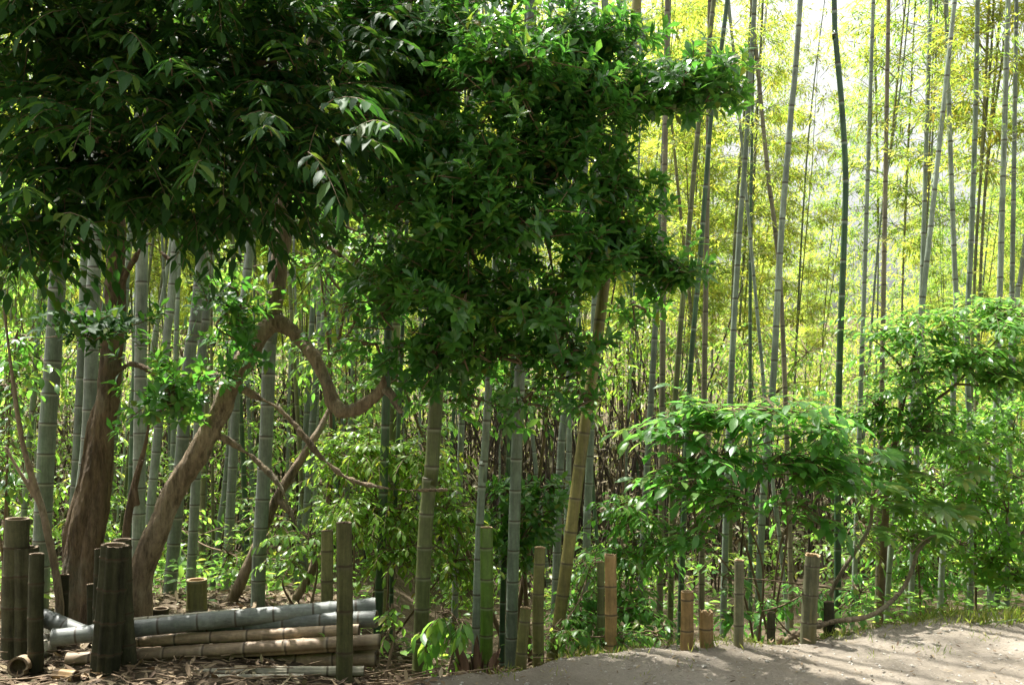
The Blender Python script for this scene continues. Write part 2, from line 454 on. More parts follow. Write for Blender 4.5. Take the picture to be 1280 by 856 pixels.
def rv(rng, n): return norm(rng.normal(size=(n, 3)))
def blob_pts(rng, c, r, n, shell=3.0):
    d = rv(rng, n); t = rng.random(n) ** (1 / shell)
    return c + d * t[:, None] * r, d
UP = np.array([0, 0, 1.0])

def clumped(rng, c, r, n, per=6, shell=1.6, gap=0.12):
    """leaf positions gathered on twigs: uneven layers with gaps between them"""
    k = max(2, int(n / per))
    sc_, sd = blob_pts(rng, c, r, k, shell)
    keep = rng.random(k) > gap; keep[0] = True; sc_, sd = sc_[keep], sd[keep]; k = len(sc_)
    axs = norm(sd * np.array([1, 1, .35]) + rv(rng, k) * .5 + np.array([0, 0, .1]))
    m = per
    t = (np.arange(m) / m - .45)[None, :, None]
    pos = sc_[:, None, :] + axs[:, None, :] * t * .30 + rng.normal(size=(k, m, 3)) * np.array([.05, .05, .03])
    d = np.repeat(axs, m, 0) + rv(rng, k * m) * .5
    return pos.reshape(-1, 3), norm(d), sc_, axs

def rosettes(mb, rng, pos, axis_, L, wr=0.4, nl=7, tmpl=OBOV, spread=1.1, droop=0.22, mat=0):
    """whorls of leaves round twig tips"""
    n = len(pos); axis_ = norm(axis_)
    a = norm(np.cross(axis_, rv(rng, n))); b = np.cross(axis_, a)
    for k in range(nl):
        ph = 2 * math.pi * (k * 0.382) + rng.random(n) * 0.5
        sp = spread * (0.55 + 0.6 * (k / nl)) + rng.normal(size=n) * 0.15
        side = np.cos(ph)[:, None] * a + np.sin(ph)[:, None] * b
        d = np.cos(sp)[:, None] * axis_ + np.sin(sp)[:, None] * side
        d[:, 2] -= 0.18
        l = L * (0.7 + 0.5 * rng.random(n))
        keep = rng.random(n) < 0.93
        add_leaves(mb, (pos - axis_ * 0.02 * k * L * 4)[keep], d[keep], (axis_ + UP * 0.5)[keep], l[keep], wr, tmpl, droop * (0.5 + rng.random(keep.sum())), mat)

def sprays(mb, rng, pos, axis_, tl, L, wr=0.38, nl=9, tmpl=OVAL, droop=0.25, sag=0.5, mat=0, twig=1, down=0.3, tr=0.003):
    """twigs with leaves alternating along them"""
    n = len(pos); axis_ = norm(axis_)
    tls = tl * (0.6 + 0.8 * rng.random(n))
    side0 = norm(np.cross(axis_, UP) + rv(rng, n) * 0.15)
    for k in range(nl):
        t = (k + 0.6) / nl
        q = pos + axis_ * (tls * t)[:, None]; q[:, 2] -= sag * tls * t * t
        dirn = axis_.copy(); dirn[:, 2] -= 2 * sag * t; dirn = norm(dirn)
        sg = 1 if k % 2 else -1
        if k == nl - 1: d = dirn + rv(rng, n) * 0.2
        else: d = dirn * 0.55 + side0 * sg * 0.85 + rv(rng, n) * 0.28
        d[:, 2] -= down
        upv = UP * 1.0 + side0 * sg * 0.15 + rv(rng, n) * 0.32
        add_leaves(mb, q, d, upv, L * (0.65 + 0.5 * rng.random(n)) * (1 - 0.25 * abs(t - 0.5)), wr, tmpl, droop * (0.5 + rng.random(n)), mat)
    if twig is not None:
        for i in range(n):
            tt = np.linspace(0, 1, 5)[:, None]
            C = pos[i] + axis_[i] * tls[i] * tt; C[:, 2] -= sag * tls[i] * tt[:, 0] ** 2
            tube(mb, C, np.linspace(tr, tr * 0.4, 5), 3, twig, False)

# ------------------------------------------------------------------ wood
def wood(name, tubes, mat, parent, voxel=0.009, amp=0.016, freq=8.0):
    """limbs as tapered tubes fused into one skin, with bark relief"""
    mb = MB()
    for pts, rad, *_ in tubes:
        C = catmull(pts, 7); t = np.linspace(0, len(rad) - 1, len(C))
        r = np.maximum(np.interp(t, np.arange(len(rad)), rad), voxel * 1.25)
        for i in range(1, len(C) - 1):
            C[i] += np.array(mnoise.noise_vector(Vector(C[i] * 3.1))) * r[i] * 0.25
        tube(mb, C, r, 14, 0, True)
    o = mb.build(name, mat)
    md = o.modifiers.new('fuse', 'REMESH'); md.mode = 'VOXEL'; md.voxel_size = voxel; md.use_smooth_shade = True
    dg = bpy.context.evaluated_depsgraph_get()
    me = bpy.data.meshes.new_from_object(o.evaluated_get(dg))
    o.modifiers.clear(); old = o.data; o.data = me; bpy.data.meshes.remove(old)
    n = len(me.vertices); co = np.empty(n * 3, np.float32); me.vertices.foreach_get('co', co); co = co.reshape(-1, 3)
    no = np.empty(n * 3, np.float32); me.vertices.foreach_get('normal', no); no = no.reshape(-1, 3)
    hgt = np.array([mnoise.fractal(Vector((c[0] * freq, c[1] * freq, c[2] * freq * 0.3)), 0.7, 2.2, 5) for c in co])
    co += no * (hgt * amp)[:, None]
    me.vertices.foreach_set('co', co.ravel()); me.update()
    me.polygons.foreach_set('use_smooth', np.ones(len(me.polygons), bool))
    if parent: 
        o.parent = parent; o.matrix_parent_inverse = Matrix.Translation(-Vector(parent.location))
    return o

def child(mb, name, mats, root):
    """link geometry given in world coordinates under a root placed elsewhere"""
    o = mb.build(name, mats, root)
    o.matrix_parent_inverse = Matrix.Translation(-Vector(root.location))
    return o

# ------------------------------------------------------------------ bamboo
def culm_rows(C, r0, r1, sp0, sp1, rng):
    """rows of rings with swollen nodes along a centre line"""
    seglen = np.linalg.norm(np.diff(C, axis=0), axis=1); S = np.concatenate([[0], np.cumsum(seglen)]); tot = S[-1]
    rows, rad, att = [], [], []
    s = 0.0; k = 0
    while s < tot:
        sp = (sp0 + (sp1 - sp0) * min(1, s / 4.0)) * (0.93 + 0.14 * rng.random())
        for fr, rf in ((0, 1.075), (.035, 1.015), (.1, 1.0), (.5, .99), (.9, 1.0), (.965, 1.03)):
            q = s + fr * sp
            if q > tot: break
            rows.append(q); rad.append((r0 + (r1 - r0) * q / tot) * rf); att.append(k + fr)
        s += sp; k += 1
    rows = np.array(rows)
    CC = np.stack([np.interp(rows, S, C[:, a]) for a in range(3)], 1)
    return CC, np.array(rad), np.array(att)

def make_crown(seed, L=6.5, spread=1.15, dens=2.5, bare=0.0, leaf=0.098):
    """branches and leaf sprays along the upper culm, axis +Z from 0"""
    rng = np.random.default_rng(seed)
    mb = MB()
    t = 0.15; az = rng.random() * 6.28
    lp, ld = [], []
    while t < L:
        f = t / L
        bl = spread * (0.35 + 0.75 * min(1, f * 3.0)) * (1 - f) ** 0.55 + 0.15
        for b in range(2 if f < 0.85 else 1):
            a = az + (0.5 if b else -0.5) + rng.normal() * 0.25
            ln = bl * (0.7 + 0.5 * rng.random()) * (1.0 if b else 0.75)
            el = R(28 + 28 * f) + rng.normal() * 0.12
            d = np.array([math.cos(a) * math.cos(el), math.sin(a) * math.cos(el), math.sin(el)])
            tt = np.linspace(0, 1, 7)[:, None]
            C = np.array([0, 0, t]) + d * ln * tt; C[:, 2] -= 0.42 * ln * tt[:, 0] ** 2.2
            tube(mb, C, np.linspace(0.0065, 0.0018, 7) * (0.6 + 0.5 * (1 - f)), 3, 1, False)
            if rng.random() < max(bare, 0.12): continue
            ns = max(3, int(ln * 17 * dens))
            u = 0.22 + 0.8 * rng.random(ns)
            base = np.stack([np.interp(u, tt[:, 0], C[:, k]) for k in range(3)], 1)
            sub = norm(d * 0.6 + rv(rng, ns) * 0.9); sub[:, 2] *= 0.6
            sl_ = 0.14 + 0.28 * rng.random(ns)
            tip = base + sub * sl_[:, None]; tip[:, 2] -= 0.10 * sl_
            for q in range(8):
                w = 0.25 + 0.75 * rng.random(ns)
                p = base + (tip - base) * w[:, None] + rng.normal(size=(ns, 3)) * 0.025
                dd = norm(sub * 0.8 + rv(rng, ns) * 0.5); dd[:, 2] -= 0.42
                lp.append(p); ld.append(dd)
        az += math.pi + rng.normal() * 0.3
        t += 0.24 + 0.05 * rng.random()
    lp = np.concatenate(lp); ld = np.concatenate(ld); n = len(lp)
    add_leaves(mb, lp, ld, UP + rv(rng, n) * 0.6, leaf * (0.6 + 0.8 * rng.random(n)), 0.165, BLADE, 0.15, 0)
    tube(mb, np.array([[0, 0, 0], [0, 0, L * 0.5], [0.1, 0, L * 0.97]]), [0.016, 0.009, 0.002], 4, 1, False)
    return mb.mesh('bamboo_crown', [M['leaf_bamboo'], M['twig_green']])
CROWN = [make_crown(10 + i, 6.0 + 0.5 * (i % 3), 1.05 + 0.12 * (i % 4)) for i in range(7)]
CROWN_SPARSE = [make_crown(40 + i, 4.5, 0.9, 0.3, 0.55) for i in range(3)]
CROWN_BARE = [make_crown(60, 5.5, 1.0, 0.25, 0.8)]

def put_crown(root, at, dirv, mesh, rng, s=1.0):
    c = bpy.data.objects.new('crown', mesh); COL.objects.link(c); c.parent = root
    c.location = [float(q) for q in at]
    q = Vector((0, 0, 1)).rotation_difference(Vector(dirv)); c.rotation_mode = 'QUATERNION'
    from mathutils import Quaternion
    c.rotation_quaternion = q @ Quaternion((0, 0, 1), rng.random() * 6.28)
    c.scale = (s, s, s)
    return c

BG = 'standing bamboo culms in the grove'
def bamboo(pix, w, Y, mat, label, H=15.5, crown_at=11.0, crown='sparse', seg=14, lean_y=0.0, seed=0, group=BG, cs=1.0):
    """pix: photo points up one culm (lowest first); w: its width in photo pixels near eye level"""
    rng = np.random.default_rng(seed + int(pix[0][0] * 7 + Y * 31))
    pts = [P(px, py, Y) for px, py in pix]
    pts = np.array(pts); 
    for p in pts: p[1] += lean_y * (p[2] - pts[0][2])
    # foot: down to the floor
    d0 = norm(pts[1] - pts[0])
    zf = gz(pts[0][0], pts[0][1]) - 0.05
    if pts[0][2] > zf + 0.02:
        k = (pts[0][2] - zf) / max(d0[2], 0.3)
        pts = np.vstack([pts[0] - d0 * k, pts])
    base = pts[0].copy()
    d1 = norm(pts[-1] - pts[-2])
    d1 = norm(d1 * 0.8 + np.array([0, 0, 0.2]))
    top = base[2] + H
    k = (top - pts[-1][2]) / d1[2]
    if k > 0.3:
        pts = np.vstack([pts, pts[-1] + d1 * k * 0.5, pts[-1] + d1 * k])
    C = catmull(pts, 8) - base
    r0 = w / F * Y / 2 * (0.96 if pix[0][0] < 790 else 0.8)
    root = empty('bamboo', base)
    tag(root, label, 'bamboo', group)
    CC, rad, att = culm_rows(C, r0, r0 * (0.28 if pix[0][0] < 790 else 0.1), 0.17 if w > 12 else 0.2, 0.30, rng)
    mb = MB(); tube(mb, CC, rad, seg, 0, False, att)
    mb.build('culm', M[mat], root, attr='node')
    ic = np.argmin(abs(C[:, 2] - crown_at)); ic = min(ic, len(C) - 2)
    src = {'sparse': CROWN_SPARSE, 'full': CROWN, 'bare': CROWN_BARE}[crown]
    put_crown(root, C[ic], norm(C[-1] - C[ic]), src[rng.integers(len(src))], rng, cs)
    if pix[0][0] > 790 and Y > 7.6 and H > 12:
        iz = int(np.argmin(abs(C[:, 2] - (2.9 + 1.4 * rng.random()))))
        sb = put_crown(root, C[iz], norm(C[min(iz + 3, len(C) - 1)] - C[iz]), CROWN_SPARSE[rng.integers(3)], rng, 0.55)
        sb.name = 'side_branches'
    return root

# hand-placed culms, from left to right
bamboo([(50, 745), (58, 560), (75, 296)], 23, 6.7, 'culm_grey', 'thickest grey bamboo, standing behind the dark posts left of the straight tree trunk')
bamboo([(100, 640), (111, 539), (117, 352), (121, 240)], 19, 7.3, 'culm_grey', 'thick pale-ringed grey bamboo seen just left of the straight tree trunk')
bamboo([(88, 690), (97, 539), (106, 300)], 11, 8.6, 'culm_grey', 'slimmer grey bamboo half hidden by the pale-ringed one beside the straight trunk')
bamboo([(172, 740), (173, 690), (176, 440), (178, 290)], 17, 7.4, 'culm_grey', 'thick grey bamboo between the straight trunk and the curved tree')
bamboo([(183, 690), (208, 427), (222, 270)], 12, 8.6, 'culm_grey', 'medium bamboo with white rings leaning slightly, behind the curved tree')
bamboo([(176, 620), (190, 442), (216, 290)], 6.5, 11, 'culm_grey', 'thin leaning bamboo crossing behind the white-ringed medium bamboo')
bamboo([(209, 770), (214, 720), (238, 438), (254, 310)], 17, 7.2, 'culm_grey', 'thick bamboo rising behind the lower trunk of the curved tree, first of its pair')
bamboo([(234, 775), (240, 700), (253, 427), (263, 315)], 13, 7.5, 'culm_grey', 'bamboo close against the thick one behind the curved trunk, second of the pair')
bamboo([(262, 765), (274, 660), (292, 500)], 8, 9.2, 'culm_grey', 'thin grey bamboo standing over the yellow-green stump behind the logs')
bamboo([(279, 790), (290, 600), (300, 400), (316, 285)], 13, 8.0, 'culm_grey', 'blotched grey bamboo between the curved trunk and the big bamboo by the log pile')
bamboo([(322, 790), (324, 700), (333, 540), (337, 434), (345, 290)], 19, 6.6, 'culm_grey', 'thick bamboo directly behind the middle of the log pile, under the trunk fork')
bamboo([(375, 770), (393, 500), (414, 333), (420, 260)], 10, 9.0, 'culm_grey', 'bamboo seen through the arch of the crooked limb')
bamboo([(425, 760), (436, 560), (444, 440)], 9, 10.0, 'culm_grey', 'slim bamboo behind the leafy bush beside the split log-pile post')
bamboo([(470, 850), (474, 740), (482, 520)], 12, 6.7, 'culm_green', 'dark green bamboo rising just past the cut ends of the log pile')
bamboo([(481, 850), (483, 740), (490, 560)], 13, 7.6, 'culm_olive', 'olive bamboo close beside the dark green one past the log ends')
bamboo([(489, 850), (490, 700), (497, 560)], 6, 6.9, 'culm_green', 'very thin green bamboo next to the log pile ends')
bamboo([(524, 850), (531, 674), (537, 600), (548, 450)], 20, 6.0, 'culm_olive', 'stout olive bamboo standing alone in the ditch between log pile and bright green pole')
bamboo([(567, 840), (570, 700), (576, 560)], 9, 7.8, 'culm_grey', 'grey bamboo behind the drooping big-leaved plant in the ditch')
bamboo([(594, 850), (597, 720), (604, 577), (611, 478)], 11, 6.3, 'culm_pale', 'pale slim bamboo touching the bright green cut pole')
bamboo([(627, 845), (630, 700), (637, 560)], 8, 7.0, 'culm_green', 'thin dark bamboo between the bright green pole and the thick mottled bamboo')
bamboo([(638, 850), (641, 720), (645, 587), (649, 478), (656, 290)], 16, 6.4, 'culm_grey', 'thick mottled bamboo, dark at the foot, right of the bright green pole')
bamboo([(694, 760), (698, 640), (703, 540), (712, 470), (726, 290)], 11, 8.2, 'culm_grey', 'grey bamboo behind the leaning yellow bamboo, the one crossed by its lower stem')
bamboo([(706, 760), (709, 640), (712, 520)], 8, 9.4, 'culm_pale', 'slim pale bamboo just behind the leaning yellow bamboo')
bamboo([(692, 815), (697, 790), (726, 570), (744, 444), (755, 358), (781, 150)], 17, 6.0, 'culm_yellow', 'yellow-brown bamboo leaning strongly to one side in the middle of the grove edge', H=11)
bamboo([(733, 760), (734, 640), (739, 520)], 11, 8.2, 'culm_pale', 'pale bamboo on the far side of the leaning yellow bamboo')
bamboo([(799, 800), (801, 740), (808, 598), (822, 355), (832, 130), (836, 0)], 11, 7.8, 'culm_grey', 'spotted grey bamboo, first of the close pair right of the leaning yellow one')
bamboo([(824, 830), (825, 720), (827, 590), (829, 355), (832, 140), (834, 0)], 11, 7.6, 'culm_brown', 'brownish straight bamboo, second of the close pair right of the leaning yellow one')
bamboo([(837, 830), (838, 760), (843, 520), (859, 312), (875, 137), (891, 10)], 10, 7.3, 'culm_olive', 'tall olive bamboo leaning behind the tan stump, paler of two parallel leaning ones')
bamboo([(849, 830), (852, 720), (862, 480), (876, 312), (891, 125), (908, 10)], 9.5, 7.4, 'culm_green', 'tall dark green bamboo with white rings, darker of two parallel leaning ones')
bamboo([(877, 830), (877, 720), (879, 590), (881, 430), (884, 250)], 10, 7.7, 'culm_brown', 'brown-grey bamboo standing behind the jagged little stump')
bamboo([(903, 830), (906, 700), (914, 470), (925, 280), (937, 110)], 11, 8.2, 'culm_pale', 'pale lit bamboo behind the thin grey-lichened stump')
bamboo([(938, 830), (938, 600), (938, 300), (941, 100)], 6.5, 8.8, 'culm_green', 'thin dark bamboo standing between two pale lit culms')
bamboo([(946, 830), (950, 700), (958, 560), (966, 482), (976, 300), (988, 150), (1001, -10)], 12, 7.4, 'culm_pale', 'tall pale lit bamboo rising through the broad-leaved bush')
bamboo([(985, 830), (983, 760), (970, 630), (962, 560)], 6.5, 8.3, 'culm_pale', 'thin pale bamboo tilting backwards under the broad-leaved bush')
bamboo([(988, 830), (988, 700), (981, 480), (975, 350), (967, 270), (952, 137)], 9, 8.8, 'culm_brown', 'brown dead-looking bamboo behind the broad-leaved bush, curving at its top')
bamboo([(1047, 830), (1047, 720), (1048, 504), (1055, 300), (1057, 220), (1052, 130), (1044, 40), (1042, -30)], 11.5, 7.3, 'culm_green', 'dark green bamboo with a bend near the top, standing against the white sky')
bamboo([(1064, 820), (1066, 760), (1072, 610)], 8.5, 8.2, 'culm_pale', 'pale bamboo close behind the curved grey shrub stem')
bamboo([(1096, 815), (1098, 700), (1101, 560)], 9, 8.2, 'culm_brown', 'brownish bamboo behind the upright shrub trunk')
bamboo([(1106, 815), (1112, 700), (1128, 590), (1140, 500)], 10, 8.0, 'culm_pale', 'pale bamboo leaning away behind the upright shrub trunk')
bamboo([(1137, 805), (1141, 690), (1146, 560)], 9, 8.6, 'culm_pale', 'pale bamboo framed by the looping shrub stem')
bamboo([(1174, 795), (1178, 700), (1188, 560), (1195, 400), (1192, 300), (1185, 90)], 9.5, 8.4, 'culm_pale', 'pale bamboo standing at the path edge beside the looping stem')
bamboo([(1212, 790), (1214, 620), (1209, 430), (1214, 300), (1219, 150), (1222, -10)], 10, 8.4, 'culm_pale', 'tallest pale bamboo above the dark climbing shrub')
bamboo([(1238, 790), (1239, 700), (1244, 560)], 11, 8.4, 'culm_pale', 'stout pale bamboo wrapped in the dark climbing shrub')
bamboo([(1258, 790), (1259, 720), (1262, 560)], 9, 8.8, 'culm_grey', 'grey bamboo near the edge of the dark climbing shrub')
bamboo([(1210, 700), (1219, 328), (1238, 80), (1243, -20)], 6.5, 9.5, 'culm_olive', 'slim dark bamboo slanting close beside the tallest pale bamboo', crown='full', crown_at=4.2, H=11)
bamboo([(1215, 700), (1229, 273), (1253, 70), (1261, -20)], 6.5, 10.0, 'culm_olive', 'slim dark bamboo slanting furthest from the tallest pale bamboo', crown='full', crown_at=4.2, H=11)
bamboo([(1262, 520), (1273, 355), (1283, 290)], 9, 9.3, 'culm_grey', 'grey bamboo cut by the photo edge above the leafy small tree')
bamboo([(914, 600), (917, 328), (932, 117), (940, -10)], 6, 11.5, 'culm_olive', 'thin olive bamboo, leftmost of three thin ones right of the dark leaning culm', crown='full', crown_at=9)
bamboo([(937, 600), (938, 328), (948, 110), (954, -10)], 6, 11.8, 'culm_olive', 'thin bamboo, middle of three thin ones right of the dark leaning culm', crown='full', crown_at=9)
bamboo([(1075, 600), (1084, 490), (1099, 290), (1124, 121), (1134, 30)], 5.5, 12, 'culm_pale', 'thin pale bamboo slanting across the bright gap beside the dark bent culm', H=10, crown_at=5.2)
bamboo([(1092, 600), (1098, 300), (1093, 60), (1092, -40)], 4, 13.5, 'culm_grey', 'bare-twigged bamboo tip standing in the white sky gap', H=9.5, crown_at=4.6, crown='bare')
bamboo([(1150, 600), (1156, 330), (1165, 184), (1170, 60)], 6, 12, 'culm_grey', 'thin grey bamboo midway between sky gap and the tallest pale bamboo', H=10, crown_at=3.8, crown='full')
bamboo([(1122, 600), (1128, 370), (1133, 220), (1140, 90)], 5, 13, 'culm_brown', 'thin brown bamboo at the side of the white sky gap', H=10, crown_at=4.2, crown='full')
bamboo([(130, 700), (148, 500), (160, 330)], 8, 10, 'culm_grey', 'thin bamboo glimpsed behind the straight tree trunk')
bamboo([(24, 720), (36, 560), (48, 400)], 8, 9.5, 'culm_grey', 'slim bamboo in the shade behind the tall dark corner posts')

# culms deeper in the grove: copies of a few prototypes
prng = np.random.default_rng(5)
PROTO = []
for i in range(8):
    r = 0.015 + 0.0055 * (i % 4)
    H = 11.0
    bend = prng.normal(size=2) * 0.35
    C = catmull(np.array([[0, 0, 0], [bend[0] * .3, bend[1] * .3, H * .35], [bend[0], bend[1], H * .7], [bend[0] * 2.4, bend[1] * 2.4, H]]), 8)
    CC, rad, att = culm_rows(C, r, r * 0.22, 0.2, 0.34, prng)
    mb = MB(); tube(mb, CC, rad, 7, 0, False, att)
    me = mb.mesh('culm', [M[['culm_grey', 'culm_olive', 'culm_grey', 'culm_brown', 'culm_pale', 'culm_olive', 'culm_green', 'culm_grey'][i]]], 'node')
    PROTO.append((me, C))
placed = []
cnt = 0
tries = 0
while cnt < 235 and tries < 20000:
    tries += 1
    Y = 8.8 + 22 * prng.random() ** 0.8
    half = 0.56 * Y + 1.0
    x = (prng.random() * 2 - 1) * half
    if cnt < 62:
        Y = 8.8 + 5.5 * prng.random(); x = (-0.54 + 0.5 * prng.random()) * Y
    if any((x - a) ** 2 + (Y - b) ** 2 < (0.16 if cnt < 62 else 0.35) for a, b in placed): continue
    px = 640 + x / Y * F
    near_dark = 540 < px < 930 and Y < 11.5
    if near_dark and prng.random() < 0.8: continue
    gap = 1020 < px < 1180
    if gap and prng.random() < 0.92: continue
    if px > 960 and Y < 11 and prng.random() < 0.6: continue
    if px > 720 and prng.random() < 0.2: continue
    if px > 420 and Y > 20 and prng.random() < 0.35: continue
    if px > 560 and Y < 11.0: continue
    if px > 780 and Y < 13.0: continue
    placed.append((x, Y)); cnt += 1
    k = int(prng.integers(8)); me, C = PROTO[k]
    z0 = float(gz(x, Y)) - 0.05
    root = empty('bamboo', (x, Y, z0))
    sc = 0.8 + 0.35 * prng.random()
    if gap: sc *= 0.55 + 0.25 * abs(px - 1100) / 70
    elif px > 960: sc *= 0.9
    tint_ = ['grey', 'olive', 'ash grey', 'brown', 'pale', 'olive green', 'dark green', 'silvery grey'][k]
    zone = ('behind the straight tree trunk' if px < 180 else 'behind the curved trunk and its fork' if px < 400 else 'behind the crooked limb and log ends' if px < 560
            else 'behind the dark central foliage' if px < 720 else 'behind the close pair of culms' if px < 860 else 'above the broad-leaved bush' if px < 1005
            else 'in the white sky gap' if px < 1185 else 'above the climbing shrub')
    depth = 'nearer' if Y < 15 else 'farther' if Y < 22 else 'farthest'
    tag(root, f'slender {tint_} bamboo in the {depth} ranks {zone}', 'bamboo', f'slender bamboo of the grove {zone}')
    c = bpy.data.objects.new('culm', me); COL.objects.link(c); c.parent = root
    root.scale = (sc, sc, sc)
    root.rotation_euler = (prng.normal() * 0.045, prng.normal() * 0.045, prng.random() * 6.28)
    start = (3.9 if px < 850 else 2.5 + 1.2 * prng.random()) if Y > 13 else 7.3
    ic = int(np.argmin(abs(C[:, 2] - (start + prng.random() * 0.9))))
    if Y > 13.5: put_crown(root, C[ic], norm(C[-1] - C[ic]), CROWN[int(prng.integers(7))], prng, 1.0)
    else: put_crown(root, C[ic], norm(C[-1] - C[ic]), CROWN_SPARSE[int(prng.integers(3))], prng, 0.75)

# far wood: reads as one mass
def far_wood():
    rng = np.random.default_rng(77); mb = MB()
    n = 150000
    Y = 27 + 17 * rng.random(n); x = (rng.random(n) * 2 - 1) * (0.62 * Y + 3)
    px = 640 + x / Y * F
    ztop = 8.4 + 2.6 * np.sin(x * 0.55 + 1) + 1.6 * np.sin(x * 1.3 + Y) + 3.5 * sstep(1020, 700, px) - 5.5 * np.exp(-((px - 1100) / 65) ** 2)
    z = gz(x, Y) + 1.2 + (ztop + 1.5) * rng.random(n) ** 1.1
    pos = np.stack([x, Y, z], 1)
    d = rv(rng, n); d[:, 2] -= 0.4
    add_leaves(mb, pos, d, UP + rv(rng, n) * 0.6, 0.16 + 0.16 * rng.random(n), 0.2, BLADE, 0.15)
    tag(mb.build('far_foliage', M['leaf_bamboo']), 'yellow-green sunlit bamboo foliage closing the view beyond the grove', 'foliage', kind='stuff')
far_wood()

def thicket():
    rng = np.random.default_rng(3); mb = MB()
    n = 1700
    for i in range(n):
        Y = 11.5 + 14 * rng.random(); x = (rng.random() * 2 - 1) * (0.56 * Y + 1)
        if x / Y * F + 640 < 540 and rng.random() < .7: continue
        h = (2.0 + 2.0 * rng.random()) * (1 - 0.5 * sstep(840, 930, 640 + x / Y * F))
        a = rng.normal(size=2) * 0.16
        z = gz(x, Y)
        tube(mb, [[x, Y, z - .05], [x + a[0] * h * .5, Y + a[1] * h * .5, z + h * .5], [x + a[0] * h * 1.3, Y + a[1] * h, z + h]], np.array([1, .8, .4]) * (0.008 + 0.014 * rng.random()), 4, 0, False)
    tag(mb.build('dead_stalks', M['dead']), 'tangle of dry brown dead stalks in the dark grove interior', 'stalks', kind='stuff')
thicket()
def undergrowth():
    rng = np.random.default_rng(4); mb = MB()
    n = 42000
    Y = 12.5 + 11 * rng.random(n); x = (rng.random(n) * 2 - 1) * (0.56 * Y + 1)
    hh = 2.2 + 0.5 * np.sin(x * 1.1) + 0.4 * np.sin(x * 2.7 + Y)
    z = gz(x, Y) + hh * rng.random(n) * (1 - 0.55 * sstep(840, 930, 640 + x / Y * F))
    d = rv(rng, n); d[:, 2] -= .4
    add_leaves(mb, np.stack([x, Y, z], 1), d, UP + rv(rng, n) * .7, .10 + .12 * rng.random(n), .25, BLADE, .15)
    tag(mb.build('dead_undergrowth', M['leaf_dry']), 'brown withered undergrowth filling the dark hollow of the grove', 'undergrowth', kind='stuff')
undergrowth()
def understory():
    rng = np.random.default_rng(8); mb = MB()
    n = 7500
    Y = 8.8 + 6.5 * rng.random(n); x = (rng.random(n) * 2 - 1) * (0.54 * Y + .6)
    px = 640 + x / Y * F
    f = np.array([mnoise.noise(Vector((a * .9, b * .9, 3.1))) for a, b in zip(x, Y)])
    top = np.where(px < 560, 2.9, np.where(px > 1060, 2.0, 0.7)) * (0.55 + 0.9 * np.clip(f + .2, 0, 1))
    z = gz(x, Y) + .15 + top * rng.random(n)
    g = np.array([mnoise.noise(Vector((a * 1.6, b * 1.6, c * 1.6))) for a, b, c in zip(x, Y, z)])
    k = (g > -0.05) & ((px < 600) | (px > 1050) | (rng.random(n) < .25))
    pos = np.stack([x, Y, z], 1)[k]; m = len(pos)
    sprays(mb, rng, pos, norm(rv(rng, m) * np.array([1, 1, .4]) + np.array([0, 0, .2])), .3, .10, .4, 8, OVAL, .25, .35, 0, 1, .2, .004)
    tag(mb.build('understory_foliage', [M['leaf_mid'], M['twig']]), 'mixed green undergrowth leaves filling the gaps between the bamboo', 'undergrowth', kind='stuff')
understory()
def fill_blocker():  # unseen leaf mass added behind the camera, cuts sky fill for contrast
    rng = np.random.default_rng(6); mb = MB()
    n = 40000
    Y = -7 - 6 * rng.random(n); x = -22 + 44 * rng.random(n)
    z = 0.3 + 6.5 * rng.random(n)
    add_leaves(mb, np.stack([x, Y, z], 1), rv(rng, n), UP + rv(rng, n) * .7, .3 + .25 * rng.random(n), .4, BLADE, .15)
    tag(mb.build('fill_blocker_foliage', M['leaf_dark']), 'unseen dark evergreen foliage added behind the camera to block sky fill', 'foliage', kind='stuff')
fill_blocker()

